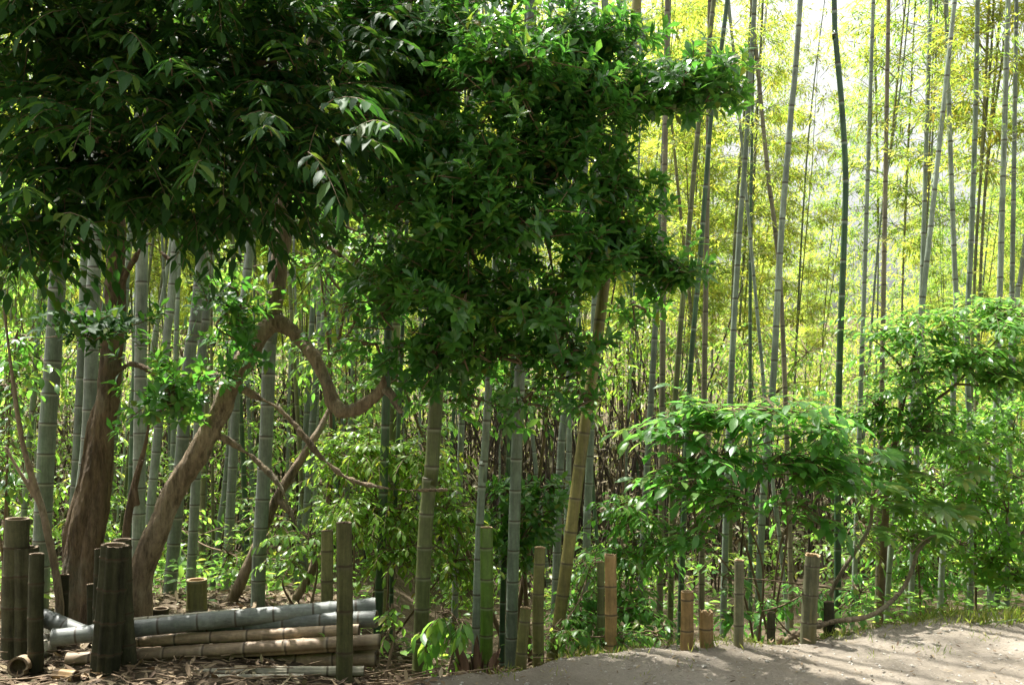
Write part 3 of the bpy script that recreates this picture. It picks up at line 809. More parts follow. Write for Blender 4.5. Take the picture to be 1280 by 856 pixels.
# ------------------------------------------------------------------ shrub maker
def px_blob(px, py, Y, rx, ry, rd):
    return P(px, py, Y), np.array([rx / F * Y, rd, ry / F * Y])
def shrub(name, label, cat, foot, blobs, leaf, mat, mode='spray', group=None, stems=None, wr=0.4, nl=8, tl=0.3, tmpl=OVAL, seed=1, sag=0.45, droop=0.25, down=0.3, shell=2.2, stem_r=0.010, kind=None, stem_mat='twig', layer=False):
    """foot: world point of the base. blobs: (px, py, Y, rx, ry, depth radius, clusters)"""
    rng = np.random.default_rng(seed)
    foot = np.asarray(foot, float)
    root = empty(name, foot); tag(root, label, cat, group, kind)
    lf = MB(); st = MB(); prev = None
    for (px, py, Y, rx, ry, rd, n) in blobs:
        c, r = px_blob(px, py, Y, rx, ry, rd)
        if layer:
            pos, d, _, _ = clumped(rng, c, r, n, 5, 1.4, .1); n = len(pos); pos[:, 2] = pos[:, 2] * .8 + .2 * (c[2] + r[2] * np.round((pos[:, 2] - c[2]) / r[2] * 1.5) / 1.5)
        else: pos, d = blob_pts(rng, c, r, n, shell)
        ax = norm(d * np.array([1, 1, 0.25 if layer else 0.6]) + rv(rng, n) * 0.45 + np.array([0, -0.15, 0.25]))
        if mode == 'spray': sprays(lf, rng, pos - ax * tl * 0.5, ax, tl, leaf, wr, nl, tmpl, droop, sag, 0, 1, down)
        else: rosettes(lf, rng, pos, norm(ax + UP * 0.5), leaf, wr, nl, tmpl, 1.15, droop)
        if stems is None:
            hang = [] if prev is None or rng.random() < .2 else [(prev, c)]
            for a_, e in hang:
                m = (a_ + e) / 2 + rv(rng, 1)[0] * .05
                tube(st, catmull([a_, m, e], 6), np.linspace(stem_r * .6, stem_r * .45, 13), 6)
            for k in range(0 if hang else 1):
                e = c
                m = (foot + e) / 2 + rv(rng, 1)[0] * 0.1; m[2] += 0.12 * abs(e[2] - foot[2])
                tube(st, catmull([foot + rng.normal(size=3) * np.array([.05, .05, 0]), m, e], 6), np.linspace(stem_r, stem_r * 0.35, 13), 6)
        prev = c
        for k in range(min(n, 14)):
            e = pos[k]; m = (c + e) / 2 + rv(rng, 1)[0] * 0.04
            tube(st, catmull([c, m, e], 4), np.linspace(0.006, 0.002, 9), 4, 0, False)
    if stems:
        for pts, rad in stems:
            C = catmull(pts, 7); t = np.linspace(0, len(rad) - 1, len(C)); tube(st, C, np.interp(t, np.arange(len(rad)), rad), 8)
    child(lf, 'foliage', [M[mat], M['twig']], root)
    child(st, 'stem', M[stem_mat], root)
    return root
def foot_at(px, Y):
    x = (px - 640) / F * Y; return np.array([x, Y, top_z(x, Y) - 0.03])

# ------------------------------------------------------------------ the two big trees
def tree_straight():
    Y = 6.3
    root = empty('broadleaf_tree', foot_at(95, Y)); tag(root, 'dark evergreen tree with upright fluted trunk and long drooping leaves, behind the dark posts', 'tree')
    f = root.location
    b0 = np.array(f) - np.array([0, 0, 0.1])
    T = [([b0, P(96, 720, Y), P(112, 640, Y), P(124, 560, Y), P(138, 470, Y), P(146, 390, Y), P(145, 300, Y), P(140, 180, Y), P(150, 40, Y), P(165, -160, Y)],
          [.20, .145, .125, .105, .085, .075, .07, .065, .06, .05]),
         ([b0 + [-.05, .08, 0], P(88, 700, Y + .08), P(100, 620, Y + .06), P(118, 530, Y + .03), P(134, 470, Y)], [.11, .08, .06, .05, .04]),
         ([b0 + [.12, -.06, 0], P(108, 730, Y - .08), P(122, 640, Y - .06), P(130, 570, Y - .02)], [.09, .07, .055, .045]),
         ([P(138, 470, Y), P(165, 455, Y - .05), P(195, 470, Y - .1), P(205, 490, Y - .15)], [.03, .022, .018, .010]),
         ([P(146, 370, Y), P(165, 330, Y - .05), P(185, 305, Y - .15), P(212, 325, Y - .2)], [.03, .022, .018, .008]),
         ([P(144, 320, Y), P(125, 300, Y), P(95, 308, Y - .1), P(84, 320, Y - .1)], [.03, .02, .016, .008]),
         ([P(140, 200, Y), P(90, 120, 5.8), P(30, 60, 5.2)], [.05, .03, .015]),
         ([P(140, 190, Y), P(200, 130, 5.6), P(280, 90, 4.9), P(380, 70, 4.7)], [.05, .035, .02, .01]),
         ([P(145, 120, Y), P(180, 60, 5.4), P(190, 20, 4.6)], [.045, .03, .012]),
         ([P(155, 0, Y), P(260, -60, 5.8), P(400, -80, 5.2)], [.05, .035, .012]),
         ([P(155, 0, Y), P(60, -90, 5.8), P(-60, -120, 5.4)], [.05, .035, .012])]
    T = [(p_, [q * .8 for q in r_]) for p_, r_ in T]
    wood('trunk', T, M['bark_dark'], root)
    rng = np.random.default_rng(21); lf = MB()
    blobs = [(40, 50, 4.9, 100, 80, .5, 60), (150, 40, 4.8, 110, 70, .5, 60), (280, 40, 4.9, 110, 70, .5, 60), (400, 40, 5.1, 90, 65, .5, 48),
             (50, 160, 4.9, 90, 70, .5, 52), (165, 150, 4.7, 100, 70, .5, 56), (290, 150, 4.8, 100, 60, .5, 56), (400, 140, 4.9, 75, 60, .45, 40),
             (25, 255, 4.8, 60, 40, .35, 18), (120, 225, 5.0, 90, 35, .4, 36), (235, 230, 5.0, 90, 40, .4, 36), (340, 215, 5.0, 70, 40, .35, 22),
             (170, -100, 5.3, 230, 100, 1.0, 90), (-60, -150, 4.9, 150, 110, .8, 90), (60, -40, 4.5, 120, 60, .5, 50), (260, -50, 4.5, 130, 60, .5, 50), (420, -110, 5.4, 100, 80, .6, 16),
             (30, 295, 4.9, 45, 25, .2, 12), (15, 320, 4.8, 30, 25, .2, 7), (85, 285, 4.9, 40, 25, .2, 8), (140, 262, 5.0, 40, 20, .2, 9), (255, 268, 5.0, 45, 22, .25, 10), (325, 250, 5.0, 40, 30, .25, 10), (-80, 0, 5.2, 90, 160, .8, 60), (150, -330, 5.8, 200, 120, .9, 24)]
    for (px, py, Yb, rx, ry, rd, n) in blobs:
        c, r = px_blob(px, py, Yb, rx, ry, rd)
        pos, d = blob_pts(rng, c, r, int(n * 1.75), 1.9); n = len(pos)
        ax = norm(d * np.array([1, 1, 0.4]) + rv(rng, n) * 0.4 + np.array([0.1, -0.2, 0.05]))
        sprays(lf, rng, pos, ax, 0.26, 0.108, 0.40, 11, LANCE, 0.2, 0.35, 0, 1, 0.25)
    # nearest hanging sprays
    c = np.array([P(x, y, Yb) for x, y, Yb in ((215, 95, 4.1), (195, 165, 4.0), (160, 40, 4.1), (400, 135, 4.1), (415, 175, 4.2), (385, 190, 4.0), (120, 105, 4.2), (300, 150, 4.2), (255, 205, 4.1), (30, 250, 4.1), (60, 275, 4.2), (440, 165, 4.2), (340, 170, 4.1))])
    ax = np.tile(np.array([0.35, -0.6, 0.1]), (len(c), 1)) + rv(rng, len(c)) * 0.35
    sprays(lf, rng, c, ax, 0.24, 0.135, 0.36, 11, LANCE, 0.22, 0.5, 0, 1, 0.45)
    for (px, py, Yb, rx, ry, rd, n) in [(120, 425, 5.9, 65, 38, .2, 26), (150, 390, 5.9, 35, 25, .15, 8), (75, 405, 6.0, 30, 25, .15, 8)]:
        c, r = px_blob(px, py, Yb, rx, ry, rd); pos, d, tc, ta = clumped(rng, c, r * 1.3, int(n * 2), 6, 1.2, .1)
        rosettes(lf, rng, pos, norm(d + UP * .75), 0.082, .42, 8)
        for k in range(len(tc)):
            tube(lf, catmull([c, (c + tc[k]) / 2 + rv(rng, 1)[0] * .04, tc[k], tc[k] + ta[k] * .14], 4), np.linspace(.007, .002, 13), 4, 1, False)
    child(lf, 'crown', [M['leaf_big'], M['twig']], root)
tree_straight()

def tree_curved():
    Y = 6.05
    root = empty('broadleaf_tree', foot_at(172, Y)); tag(root, 'evergreen tree with curved pale trunk forking into a crooked drooping limb and small glossy leaves', 'tree')
    b0 = np.array(root.location) - np.array([0, 0, .1])
    T = [([b0, P(176, 730, Y), P(194, 665, Y), P(222, 605, Y), P(258, 545, Y - .05), P(292, 470, Y - .1), P(322, 425, Y - .12), P(340, 405, Y - .12)],
          [.125, .10, .092, .086, .082, .076, .07, .068]),
         ([P(330, 415, Y - .12), P(345, 375, Y - .1), P(350, 325, Y - .05), P(357, 270, Y), P(362, 180, Y), P(390, 60, Y), P(430, -120, Y), P(470, -320, Y)],
          [.062, .06, .058, .055, .05, .05, .045, .03]),
         ([P(328, 412, Y - .12), P(350, 405, Y - .15), P(372, 420, Y - .2), P(394, 449, Y - .25), P(407, 478, Y - .3), P(416, 503, Y - .32), P(432, 514, Y - .34), P(452, 508, Y - .36), P(468, 496, Y - .4), P(477, 482, Y - .42), P(479, 470, Y - .44)],
          [.06, .058, .055, .052, .05, .049, .046, .044, .04, .03, .012]),
         ([P(295, 482, Y - .1), P(320, 495, Y - .1), P(350, 512, Y - .12), P(380, 545, Y - .15), P(405, 575, Y - .18), P(440, 600, Y - .2), P(500, 612, Y - .22), P(560, 612, Y - .25)], [.03, .02, .017, .016, .014, .012, .009, .004]),
         ([P(265, 540, Y - .05), P(300, 560, Y - .05), P(330, 585, Y - .07), P(352, 610, Y - .1), P(368, 650, Y - .1)], [.03, .02, .017, .014, .006]),
         ([P(357, 270, Y), P(400, 300, Y - .1), P(440, 330, Y - .2), P(450, 345, Y - .2)], [.03, .014, .011, .005]),
         ([P(370, 130, Y), P(450, 120, 5.8), P(560, 110, 5.5), P(680, 100, 5.4), P(800, 105, 5.5), P(900, 100, 5.5)], [.05, .04, .03, .025, .015, .006]),
         ([P(365, 190, Y), P(450, 230, 5.8), P(560, 260, 5.5), P(680, 280, 5.5), P(780, 300, 5.6), P(860, 335, 5.6)], [.04, .035, .028, .022, .015, .006]),
         ([P(560, 260, 5.5), P(600, 340, 5.5), P(620, 420, 5.5)], [.025, .018, .008]),
         ([P(680, 280, 5.5), P(700, 380, 5.6), P(722, 470, 5.6)], [.02, .013, .006]),
         ([P(400, 40, Y), P(520, 0, 5.8), P(660, -40, 5.4), P(760, -60, 5.4)], [.045, .035, .02, .01])]
    T = [(p_, [q * .78 for q in r_]) for p_, r_ in T]
    wood('trunk', T, M['bark_light'], root)
    wood('broken_stub', [([P(472, 487, Y - .40), P(484, 488, Y - .42), P(493, 500, Y - .43), P(501, 516, Y - .43)], [.027, .026, .02, .008])], M['stub'], root, .007, .012, 12)
    rng = np.random.default_rng(33); lf = MB()
    blobs = [(470, 50, 5.6, 80, 80, .45, 70), (455, 0, 5.5, 60, 40, .4, 40), (520, 110, 5.7, 60, 50, .35, 36), (560, 40, 5.6, 90, 70, .5, 80), (640, 90, 5.2, 85, 60, .4, 85), (735, 50, 5.5, 75, 55, .4, 70), (720, 120, 5.4, 70, 50, .35, 55),
             (845, 108, 5.5, 65, 32, .25, 50), (890, 95, 5.5, 28, 26, .15, 16), (785, 130, 5.5, 35, 30, .2, 20),
             (490, 170, 5.6, 70, 70, .4, 60), (590, 200, 5.3, 95, 70, .45, 95), (690, 190, 5.4, 75, 60, .4, 62), (550, 270, 5.4, 90, 60, .45, 75), (640, 285, 5.4, 95, 45, .4, 70),
             (760, 230, 5.6, 50, 45, .3, 34), (770, 290, 5.6, 50, 40, .3, 34), (835, 335, 5.6, 42, 22, .18, 22), (740, 330, 5.6, 60, 30, .3, 30),
             (490, 360, 5.5, 65, 55, .35, 40), (580, 370, 5.4, 85, 60, .4, 70), (670, 380, 5.5, 70, 45, .35, 44), (540, 440, 5.5, 75, 45, .35, 30), (620, 445, 5.6, 75, 45, .3, 24), (600, 500, 5.7, 60, 30, .25, 7), (665, 490, 5.7, 40, 25, .2, 6), (470, 430, 5.6, 40, 45, .25, 8), (450, 340, 5.7, 45, 50, .25, 12), (790, 380, 5.7, 35, 30, .2, 7), (440, 250, 5.7, 50, 50, .3, 16),
             (715, 450, 5.6, 50, 45, .25, 20), (728, 500, 5.6, 30, 25, .18, 7), (400, 285, 5.8, 45, 35, .25, 16),
             (290, 385, 5.7, 45, 45, .25, 34), (215, 500, 5.75, 58, 48, .25, 44), (255, 470, 5.8, 30, 25, .15, 8),
             (560, -90, 5.6, 140, 80, .7, 26), (400, -200, 5.9, 160, 130, .9, 26),]
    for (px, py, Yb, rx, ry, rd, n) in blobs:
        c, r = px_blob(px, py, Yb, rx, ry, rd)
        small = (n < 46 and px < 420) or n < 13
        pos, d, tc, ta = clumped(rng, c, r * (1.35 if small else 1.08), int(n * (1.6 if small else 4.0)), 6, 1.2 if small else 1.7, .13)
        n = len(pos)
        rosettes(lf, rng, pos, norm(d + UP * .75), 0.082, .42, 8, OBOV, 1.1, .25)
        for k in range(len(tc)):
            tube(lf, catmull([tc[k] - ta[k] * .16, tc[k], tc[k] + ta[k] * .16], 3), np.linspace(.0045, .002, 7), 3, 1, False)
            if k < 16:
                m = (c + tc[k]) / 2 + rv(rng, 1)[0] * .05
                tube(lf, catmull([c, m, tc[k] - ta[k] * .16], 4), np.linspace(.009, .0045, 9), 4, 1, False)
    child(lf, 'crown', [M['leaf_dark'], M['twig']], root)
tree_curved()

# slim leaning trunks behind the pile
def bare(name, label, cat, tubes, mat='bark_light', group=None):
    root = empty(name, tubes[0][0][0]); tag(root, label, cat, group)
    wood('trunk', tubes, M[mat], root, 0.008, 0.005, 9)
    return root
g = foot_at(283, 6.9)
bare('small_tree', 'slim bare brown trunk leaning behind the log pile below the crooked limb', 'tree',
     [([g, P(290, 750, 6.8), P(315, 698, 6.8), P(346, 622, 6.7), P(385, 560, 6.75), P(404, 528, 6.8), P(416, 500, 6.85)], [.045, .04, .038, .034, .028, .02, .008]),
      ([P(346, 622, 6.7), P(362, 640, 6.65), P(372, 660, 6.6)], [.03, .02, .008])])
g = foot_at(352, 6.7)
bare('small_tree', 'short forked brown branch rising just behind the post of the log pile', 'tree',
     [([g, P(362, 757, 6.7), P(382, 728, 6.7), P(402, 695, 6.65), P(420, 690, 6.6)], [.035, .032, .03, .022, .01]), ([P(382, 728, 6.7), P(390, 705, 6.75), P(398, 660, 6.8)], [.02, .017, .008])])
g = foot_at(74, 5.75)
bare('sapling', 'thin smooth brown sapling stem in front of the straight trunk', 'sapling',
     [([g, P(74, 750, 5.75), P(60, 664, 5.75), P(44, 610, 5.75), P(30, 560, 5.75), P(18, 490, 5.75), P(4, 380, 5.75)], [.026, .025, .022, .02, .016, .012, .006]),
      ([P(47, 625, 5.75), P(28, 595, 5.75), P(6, 558, 5.75)], [.016, .012, .006])])
g = foot_at(152, 5.9)
bare('sapling', 'dead twisted brown stem standing behind the wide leaning post', 'sapling',
     [([g, P(156, 740, 5.9), P(158, 670, 5.9), P(166, 615, 5.9), P(181, 560, 5.9), P(186, 530, 5.9)], [.03, .028, .026, .022, .013, .006]), ([P(166, 615, 5.9), P(172, 630, 5.9), P(170, 600, 5.85), P(178, 575, 5.8)], [.016, .014, .01, .005])], 'bark_dark')

# ------------------------------------------------------------------ bushes
shrub('bush', 'bright broad-leaved bush overhanging the stumps at the path edge', 'bush', foot_at(955, 6.85),
      [(850, 530, 6.5, 45, 28, .3, 24), (900, 515, 6.5, 60, 28, .35, 36), (970, 512, 6.45, 70, 28, .35, 42), (1035, 535, 6.6, 40, 30, .3, 22), (890, 570, 6.45, 65, 28, .3, 34), (975, 570, 6.5, 70, 28, .3, 36), (1030, 590, 6.6, 40, 28, .25, 20), (860, 615, 6.4, 40, 25, .25, 16), (920, 625, 6.5, 50, 25, .25, 18), (1000, 630, 6.6, 45, 25, .25, 18), (870, 660, 6.4, 32, 22, .2, 10), (850, 575, 6.4, 30, 25, .2, 12)],
      0.135, 'leaf_cool', 'spray', wr=.42, nl=7, tl=.32, tmpl=OVAL, seed=51, layer=True, sag=.3, droop=.2, down=.12)
shrub('small_tree', 'leafy small tree with reddish upright trunk at the right of the path edge', 'tree', foot_at(1098, 7.40),
      [(1130, 410, 7.20, 65, 35, .4, 62), (1190, 440, 7.10, 70, 40, .4, 69), (1250, 400, 7.10, 50, 35, .4, 53), (1150, 460, 7.20, 50, 35, .35, 46), (1250, 470, 7.10, 45, 40, .35, 49), (1100, 510, 7.20, 55, 40, .35, 53), (1160, 540, 7.10, 60, 40, .35, 62), (1080, 580, 7.20, 40, 35, .3, 33), (1130, 600, 7.20, 45, 35, .3, 29), (1235, 385, 7.2, 45, 25, .3, 26), (1290, 395, 7.2, 35, 35, .3, 24), (1185, 405, 7.2, 45, 25, .3, 24), (1320, 430, 7.20, 60, 80, .4, 49)],
      0.098, 'leaf_cool', 'spray', wr=.38, nl=10, tl=.34, tmpl=LANCE, seed=52, layer=True, sag=.3, down=.15,
      stems=[([foot_at(1098, 7.40), P(1104, 700, 7.40), P(1112, 590, 7.35), P(1136, 470, 7.30), P(1150, 420, 7.20)], [.03, .028, .024, .014, .006]),
             ([P(1114, 580, 7.35), P(1160, 510, 7.25), P(1195, 480, 7.20), P(1250, 420, 7.15)], [.018, .013, .01, .004]),
             ([P(1136, 470, 7.30), P(1110, 440, 7.25), P(1085, 420, 7.20)], [.01, .007, .003]), ([P(1195, 480, 7.20), P(1260, 480, 7.10), P(1320, 440, 7.10)], [.009, .007, .003])])
shrub('climbing_shrub', 'dark dense climbing shrub smothering the pale culms at the photo edge', 'shrub', foot_at(1235, 7.70),
      [(1225, 560, 7.50, 55, 50, .35, 81), (1265, 540, 7.50, 40, 60, .35, 65), (1205, 630, 7.60, 45, 45, .3, 71), (1260, 640, 7.50, 45, 50, .35, 71), (1240, 700, 7.60, 45, 40, .3, 65), (1275, 720, 7.50, 40, 35, .3, 39), (1190, 560, 7.60, 30, 50, .25, 36), (1320, 620, 7.60, 40, 110, .4, 65)],
      0.062, 'leaf_mid', 'rosette', wr=.55, nl=7, seed=53, tmpl=OVAL, stem_r=.012)
shrub('weedy_bush', 'loose bright bush filling the gap beside the tan stumps', 'bush', foot_at(785, 6.60),
      [(790, 640, 6.50, 45, 30, .25, 46), (770, 690, 6.50, 40, 35, .25, 53), (815, 680, 6.60, 30, 45, .25, 42), (755, 750, 6.30, 45, 35, .25, 62), (800, 760, 6.25, 35, 28, .2, 46), (725, 770, 6.20, 28, 28, .2, 33)],
      0.075, 'leaf_mid', 'spray', wr=.42, nl=7, tl=.22, seed=54, group=None)
shrub('weedy_bush', 'low leafy growth at the foot of the leaning yellow bamboo', 'bush', foot_at(725, 6.1),
      [(735, 715, 6.2, 28, 35, .2, 23), (700, 790, 5.8, 35, 20, .15, 23), (770, 795, 5.85, 40, 18, .12, 26), (820, 790, 5.9, 22, 18, .12, 13)],
      0.07, 'leaf_mid', 'spray', wr=.4, nl=7, tl=.18, seed=55)
shrub('understory_bush', 'sunlit yellow-green bush behind the split post and the log ends', 'bush', foot_at(480, 7.2),
      [(455, 560, 6.9, 50, 40, .35, 76), (530, 570, 6.9, 60, 40, .35, 91), (480, 640, 6.8, 60, 40, .35, 82), (555, 640, 6.8, 50, 45, .35, 86), (430, 640, 6.6, 40, 40, .3, 59), (500, 690, 6.6, 45, 25, .25, 49), (570, 700, 6.6, 35, 30, .25, 36), (420, 570, 7, 40, 40, .3, 45)],
      0.075, 'leaf_mid', 'spray', wr=.42, nl=7, tl=.24, seed=56)
shrub('understory_bush', 'green bush growing between log pile and crooked limb, in front of slim bare trunk', 'bush', foot_at(375, 6.4),
      [(385, 670, 6.3, 35, 30, .2, 18), (365, 700, 6.3, 35, 25, .2, 14), (350, 655, 6.5, 25, 25, .2, 8)],
      0.075, 'leaf_mid', 'spray', wr=.42, nl=7, tl=.2, seed=57)
shrub('big_leaved_plant', 'drooping big-leaved plant in the ditch beside the bright green pole', 'plant', foot_at(562, 5.7),
      [(555, 765, 5.6, 22, 25, .12, 9), (575, 780, 5.6, 20, 30, .12, 7), (540, 795, 5.6, 15, 22, .1, 4)],
      0.115, 'leaf_cool', 'spray', wr=.38, nl=5, tl=.16, seed=58, down=.8, sag=.6)
shrub('big_leaved_plant', 'few heart-shaped leaves sprouting at the cut ends of the log pile', 'plant', foot_at(486, 5.45),
      [(485, 780, 5.4, 14, 20, .08, 4), (490, 760, 5.4, 8, 10, .06, 2)], 0.075, 'leaf_mid', 'spray', wr=.6, nl=4, tl=.12, seed=59, down=.6)
shrub('ivy_bush', 'dark ivy-like bush around the thick mottled bamboo', 'bush', foot_at(660, 7.0),
      [(640, 620, 6.9, 35, 30, .25, 42), (670, 650, 6.9, 35, 40, .25, 55), (640, 690, 6.9, 30, 30, .25, 39), (690, 610, 7.0, 25, 30, .2, 23), (610, 660, 7, 25, 35, .25, 26)],
      0.07, 'leaf_dark', 'rosette', wr=.5, nl=7, seed=60, tmpl=OVAL)
shrub('understory_bush', 'sunlit leafy bush in the distance behind the thickest grey bamboo', 'bush', foot_at(20, 9.5),
      [(10, 330, 9.2, 60, 60, .7, 60), (60, 330, 9.2, 60, 60, .7, 50), (30, 430, 9.2, 60, 50, .6, 44), (10, 230, 9.2, 60, 50, .6, 40), (100, 430, 9.4, 50, 60, .6, 34), (20, 560, 9.0, 50, 60, .5, 24)],
      0.10, 'leaf_mid', 'spray', wr=.42, nl=7, tl=.3, seed=61)
shrub('understory_bush', 'shaded leafy bush by the slim saplings at the photo edge', 'bush', foot_at(0, 6.4),
      [(10, 480, 6.2, 35, 50, .3, 26), (-10, 560, 6.2, 40, 50, .3, 20), (15, 600, 6.4, 25, 25, .2, 8), (20, 420, 6.3, 20, 25, .2, 8)],
      0.085, 'leaf_dark', 'spray', wr=.42, nl=7, tl=.24, seed=62)
shrub('understory_bush', 'bright bush seen through the arch between trunk fork and central foliage', 'bush', foot_at(430, 9.4),
      [(420, 330, 9.2, 50, 50, .5, 40), (460, 300, 9.2, 50, 50, .5, 40), (400, 440, 9.2, 50, 50, .5, 34), (440, 480, 9.2, 40, 50, .5, 30), (290, 330, 9.8, 50, 60, .5, 26)],
      0.10, 'leaf_mid', 'spray', wr=.42, nl=7, tl=.3, seed=63)
shrub('understory_bush', 'low bush in a patch of sun behind the yellow-green stump', 'bush', foot_at(205, 7.6),
      [(200, 735, 7.6, 25, 20, .3, 18), (285, 690, 7.6, 25, 40, .3, 20), (225, 660, 8.2, 30, 40, .3, 16), (150, 700, 8, 30, 40, .3, 16), (330, 640, 8.5, 40, 50, .4, 24)],
      0.075, 'leaf_mid', 'spray', wr=.42, nl=7, tl=.24, seed=64)
shrub('understory_bush', 'leafy yellowish thicket bush at the edge of the dark hollow', 'bush', foot_at(790, 11),
      [(790, 400, 11, 50, 40, .8, 44), (850, 430, 11, 50, 40, .8, 44), (770, 460, 11, 50, 40, .7, 34), (830, 490, 11, 50, 30, .7, 26)],
      0.10, 'leaf_mid', 'spray', wr=.36, nl=7, tl=.34, seed=65)
shrub('understory_bush', 'yellow-green thicket bush behind the tall pale lit bamboo', 'bush', foot_at(960, 11.5),
      [(930, 430, 11.5, 60, 40, .9, 50), (1010, 440, 11.5, 60, 40, .9, 50), (970, 490, 11.3, 60, 35, .8, 40), (1080, 470, 11.5, 50, 40, .8, 40), (900, 480, 11.5, 50, 35, .8, 30)],
      0.10, 'leaf_mid', 'spray', wr=.34, nl=7, tl=.34, seed=66)
shrub('understory_bush', 'sunlit thicket behind the leafy small tree and climbing shrub', 'bush', foot_at(1180, 9.5),
      [(1130, 640, 9.2, 60, 50, .6, 81), (1200, 600, 9.2, 60, 60, .6, 81), (1260, 600, 9.2, 60, 60, .6, 81), (1180, 530, 9.2, 60, 40, .6, 65), (1260, 500, 9.2, 60, 40, .6, 65), (1150, 710, 9, 60, 40, .5, 65)],
      0.09, 'leaf_mid', 'spray', wr=.4, nl=7, tl=.3, seed=67)
shrub('understory_bush', 'low leaves at the feet of the culms behind the lichened stump', 'bush', foot_at(1000, 6.9),
      [(960, 760, 6.8, 35, 25, .2, 12), (1010, 740, 6.9, 35, 30, .25, 14), (915, 770, 6.4, 18, 20, .12, 7), (1075, 740, 7, 35, 30, .25, 14), (905, 720, 6.5, 22, 15, .15, 6)],
      0.09, 'leaf_cool', 'spray', wr=.45, nl=6, tl=.2, seed=68)

shrub('small_tree', 'lighter green small tree filling the space under the dark central foliage', 'tree', foot_at(640, 7.4),
      [(620, 415, 7.0, 60, 45, .4, 31), (690, 430, 7.0, 60, 40, .4, 31), (655, 490, 7.0, 60, 35, .35, 25), (560, 500, 7.1, 50, 40, .35, 21), (725, 490, 7.0, 35, 35, .3, 16), (600, 470, 7.2, 60, 40, .35, 25), (500, 470, 7.4, 45, 45, .35, 16)],
      0.085, 'leaf_cool', 'spray', wr=.42, nl=8, tl=.28, seed=81, sag=.35, down=.2, stem_r=.02)
shrub('small_tree', 'bright green leafy small tree growing between the curved trunk and the dark foliage', 'tree', foot_at(400, 8.0),
      [(400, 330, 7.8, 50, 50, .4, 34), (450, 380, 7.8, 50, 50, .4, 34), (420, 440, 7.8, 40, 40, .4, 22), (470, 300, 7.8, 50, 40, .4, 30), (380, 250, 7.8, 50, 40, .4, 26)],
      0.085, 'leaf_mid', 'spray', wr=.42, nl=8, tl=.28, seed=82, sag=.35, down=.2, stem_r=.02)

shrub('bush', 'lime green loose bush under the leafy small tree, beside its upright trunk', 'bush', foot_at(1150, 7.6),
      [(1110, 620, 7.6, 45, 30, .3, 24), (1165, 610, 7.5, 45, 35, .3, 28), (1140, 670, 7.5, 45, 30, .3, 24), (1200, 680, 7.5, 35, 30, .25, 16), (1075, 650, 7.7, 30, 30, .25, 14), (1050, 560, 7.6, 30, 30, .25, 12)],
      0.085, 'leaf_mid', 'spray', wr=.42, nl=7, tl=.28, seed=83, layer=True, down=.15)

# palmate-leaved shrubs with snaking stems
def palmate(name, label, stems, heads, seed):
    rng = np.random.default_rng(seed)
    root = empty(name, stems[0][0][0]); tag(root, label, 'shrub')
    st, lf = MB(), MB()
    for pts, rad in stems:
        C = catmull(pts, 8); t = np.linspace(0, len(rad) - 1, len(C)); r = np.interp(t, np.arange(len(rad)), rad)
        tube(st, C, r * (1 + 0.08 * rng.normal(size=len(C))), 9)
    for (px, py, Y, n, size) in heads:
        c = P(px, py, Y)
        for k in range(n):
            a = 2.4 * k + rng.random() * .5
            d = norm(np.array([math.cos(a), math.sin(a), 0.35 + 0.4 * rng.random()]))
            q = c + d * (0.16 + 0.12 * rng.random())
            tube(st, catmull([c, (c + q) / 2 + UP * .03, q], 4), np.linspace(.004, .0025, 9), 4, 0, False)
            u = norm(UP + rv(rng, 1)[0] * .35 + np.array([0, -.3, 0])); f = norm(d - u * np.dot(d, u)); s = np.cross(f, u)
            ang = np.linspace(-2.2, 2.2, 8)
            dd = np.cos(ang)[:, None] * f + np.sin(ang)[:, None] * s
            ll = size * (0.62 + 0.38 * np.cos(ang * .6))
            add_leaves(lf, np.tile(q, (8, 1)), dd, np.tile(u, (8, 1)), ll, .36, OVAL, .18)
    child(st, 'stem', M['bark_light'], root)
    child(lf, 'foliage', M['leaf_fatsia'], root)
palmate('palmate_shrub', 'palmate-leaved shrub with grey snaking stem rising from behind the dark little stump',
        [([foot_at(1030, 6.8), P(1036, 750, 6.80), P(1052, 715, 6.80), P(1075, 680, 6.80), P(1088, 655, 6.80), P(1090, 630, 6.80)], [.016, .015, .014, .013, .012, .009])],
        [(1090, 620, 6.80, 10, .14), (1075, 590, 6.85, 7, .13)], 71)
palmate('palmate_shrub', 'palmate-leaved shrub with long looping stem that trails over the path edge',
        [([P(976, 803, 5.86), P(1005, 788, 5.9), P(1040, 777, 6.0), P(1090, 768, 6.1), P(1125, 740, 6.70), P(1140, 712, 6.75), P(1148, 688, 6.80), P(1170, 665, 6.80)], [.018, .018, .016, .015, .015, .014, .013, .009])],
        [(1172, 655, 6.80, 10, .14), (1140, 690, 6.70, 6, .12), (1180, 610, 6.85, 7, .13)], 72)

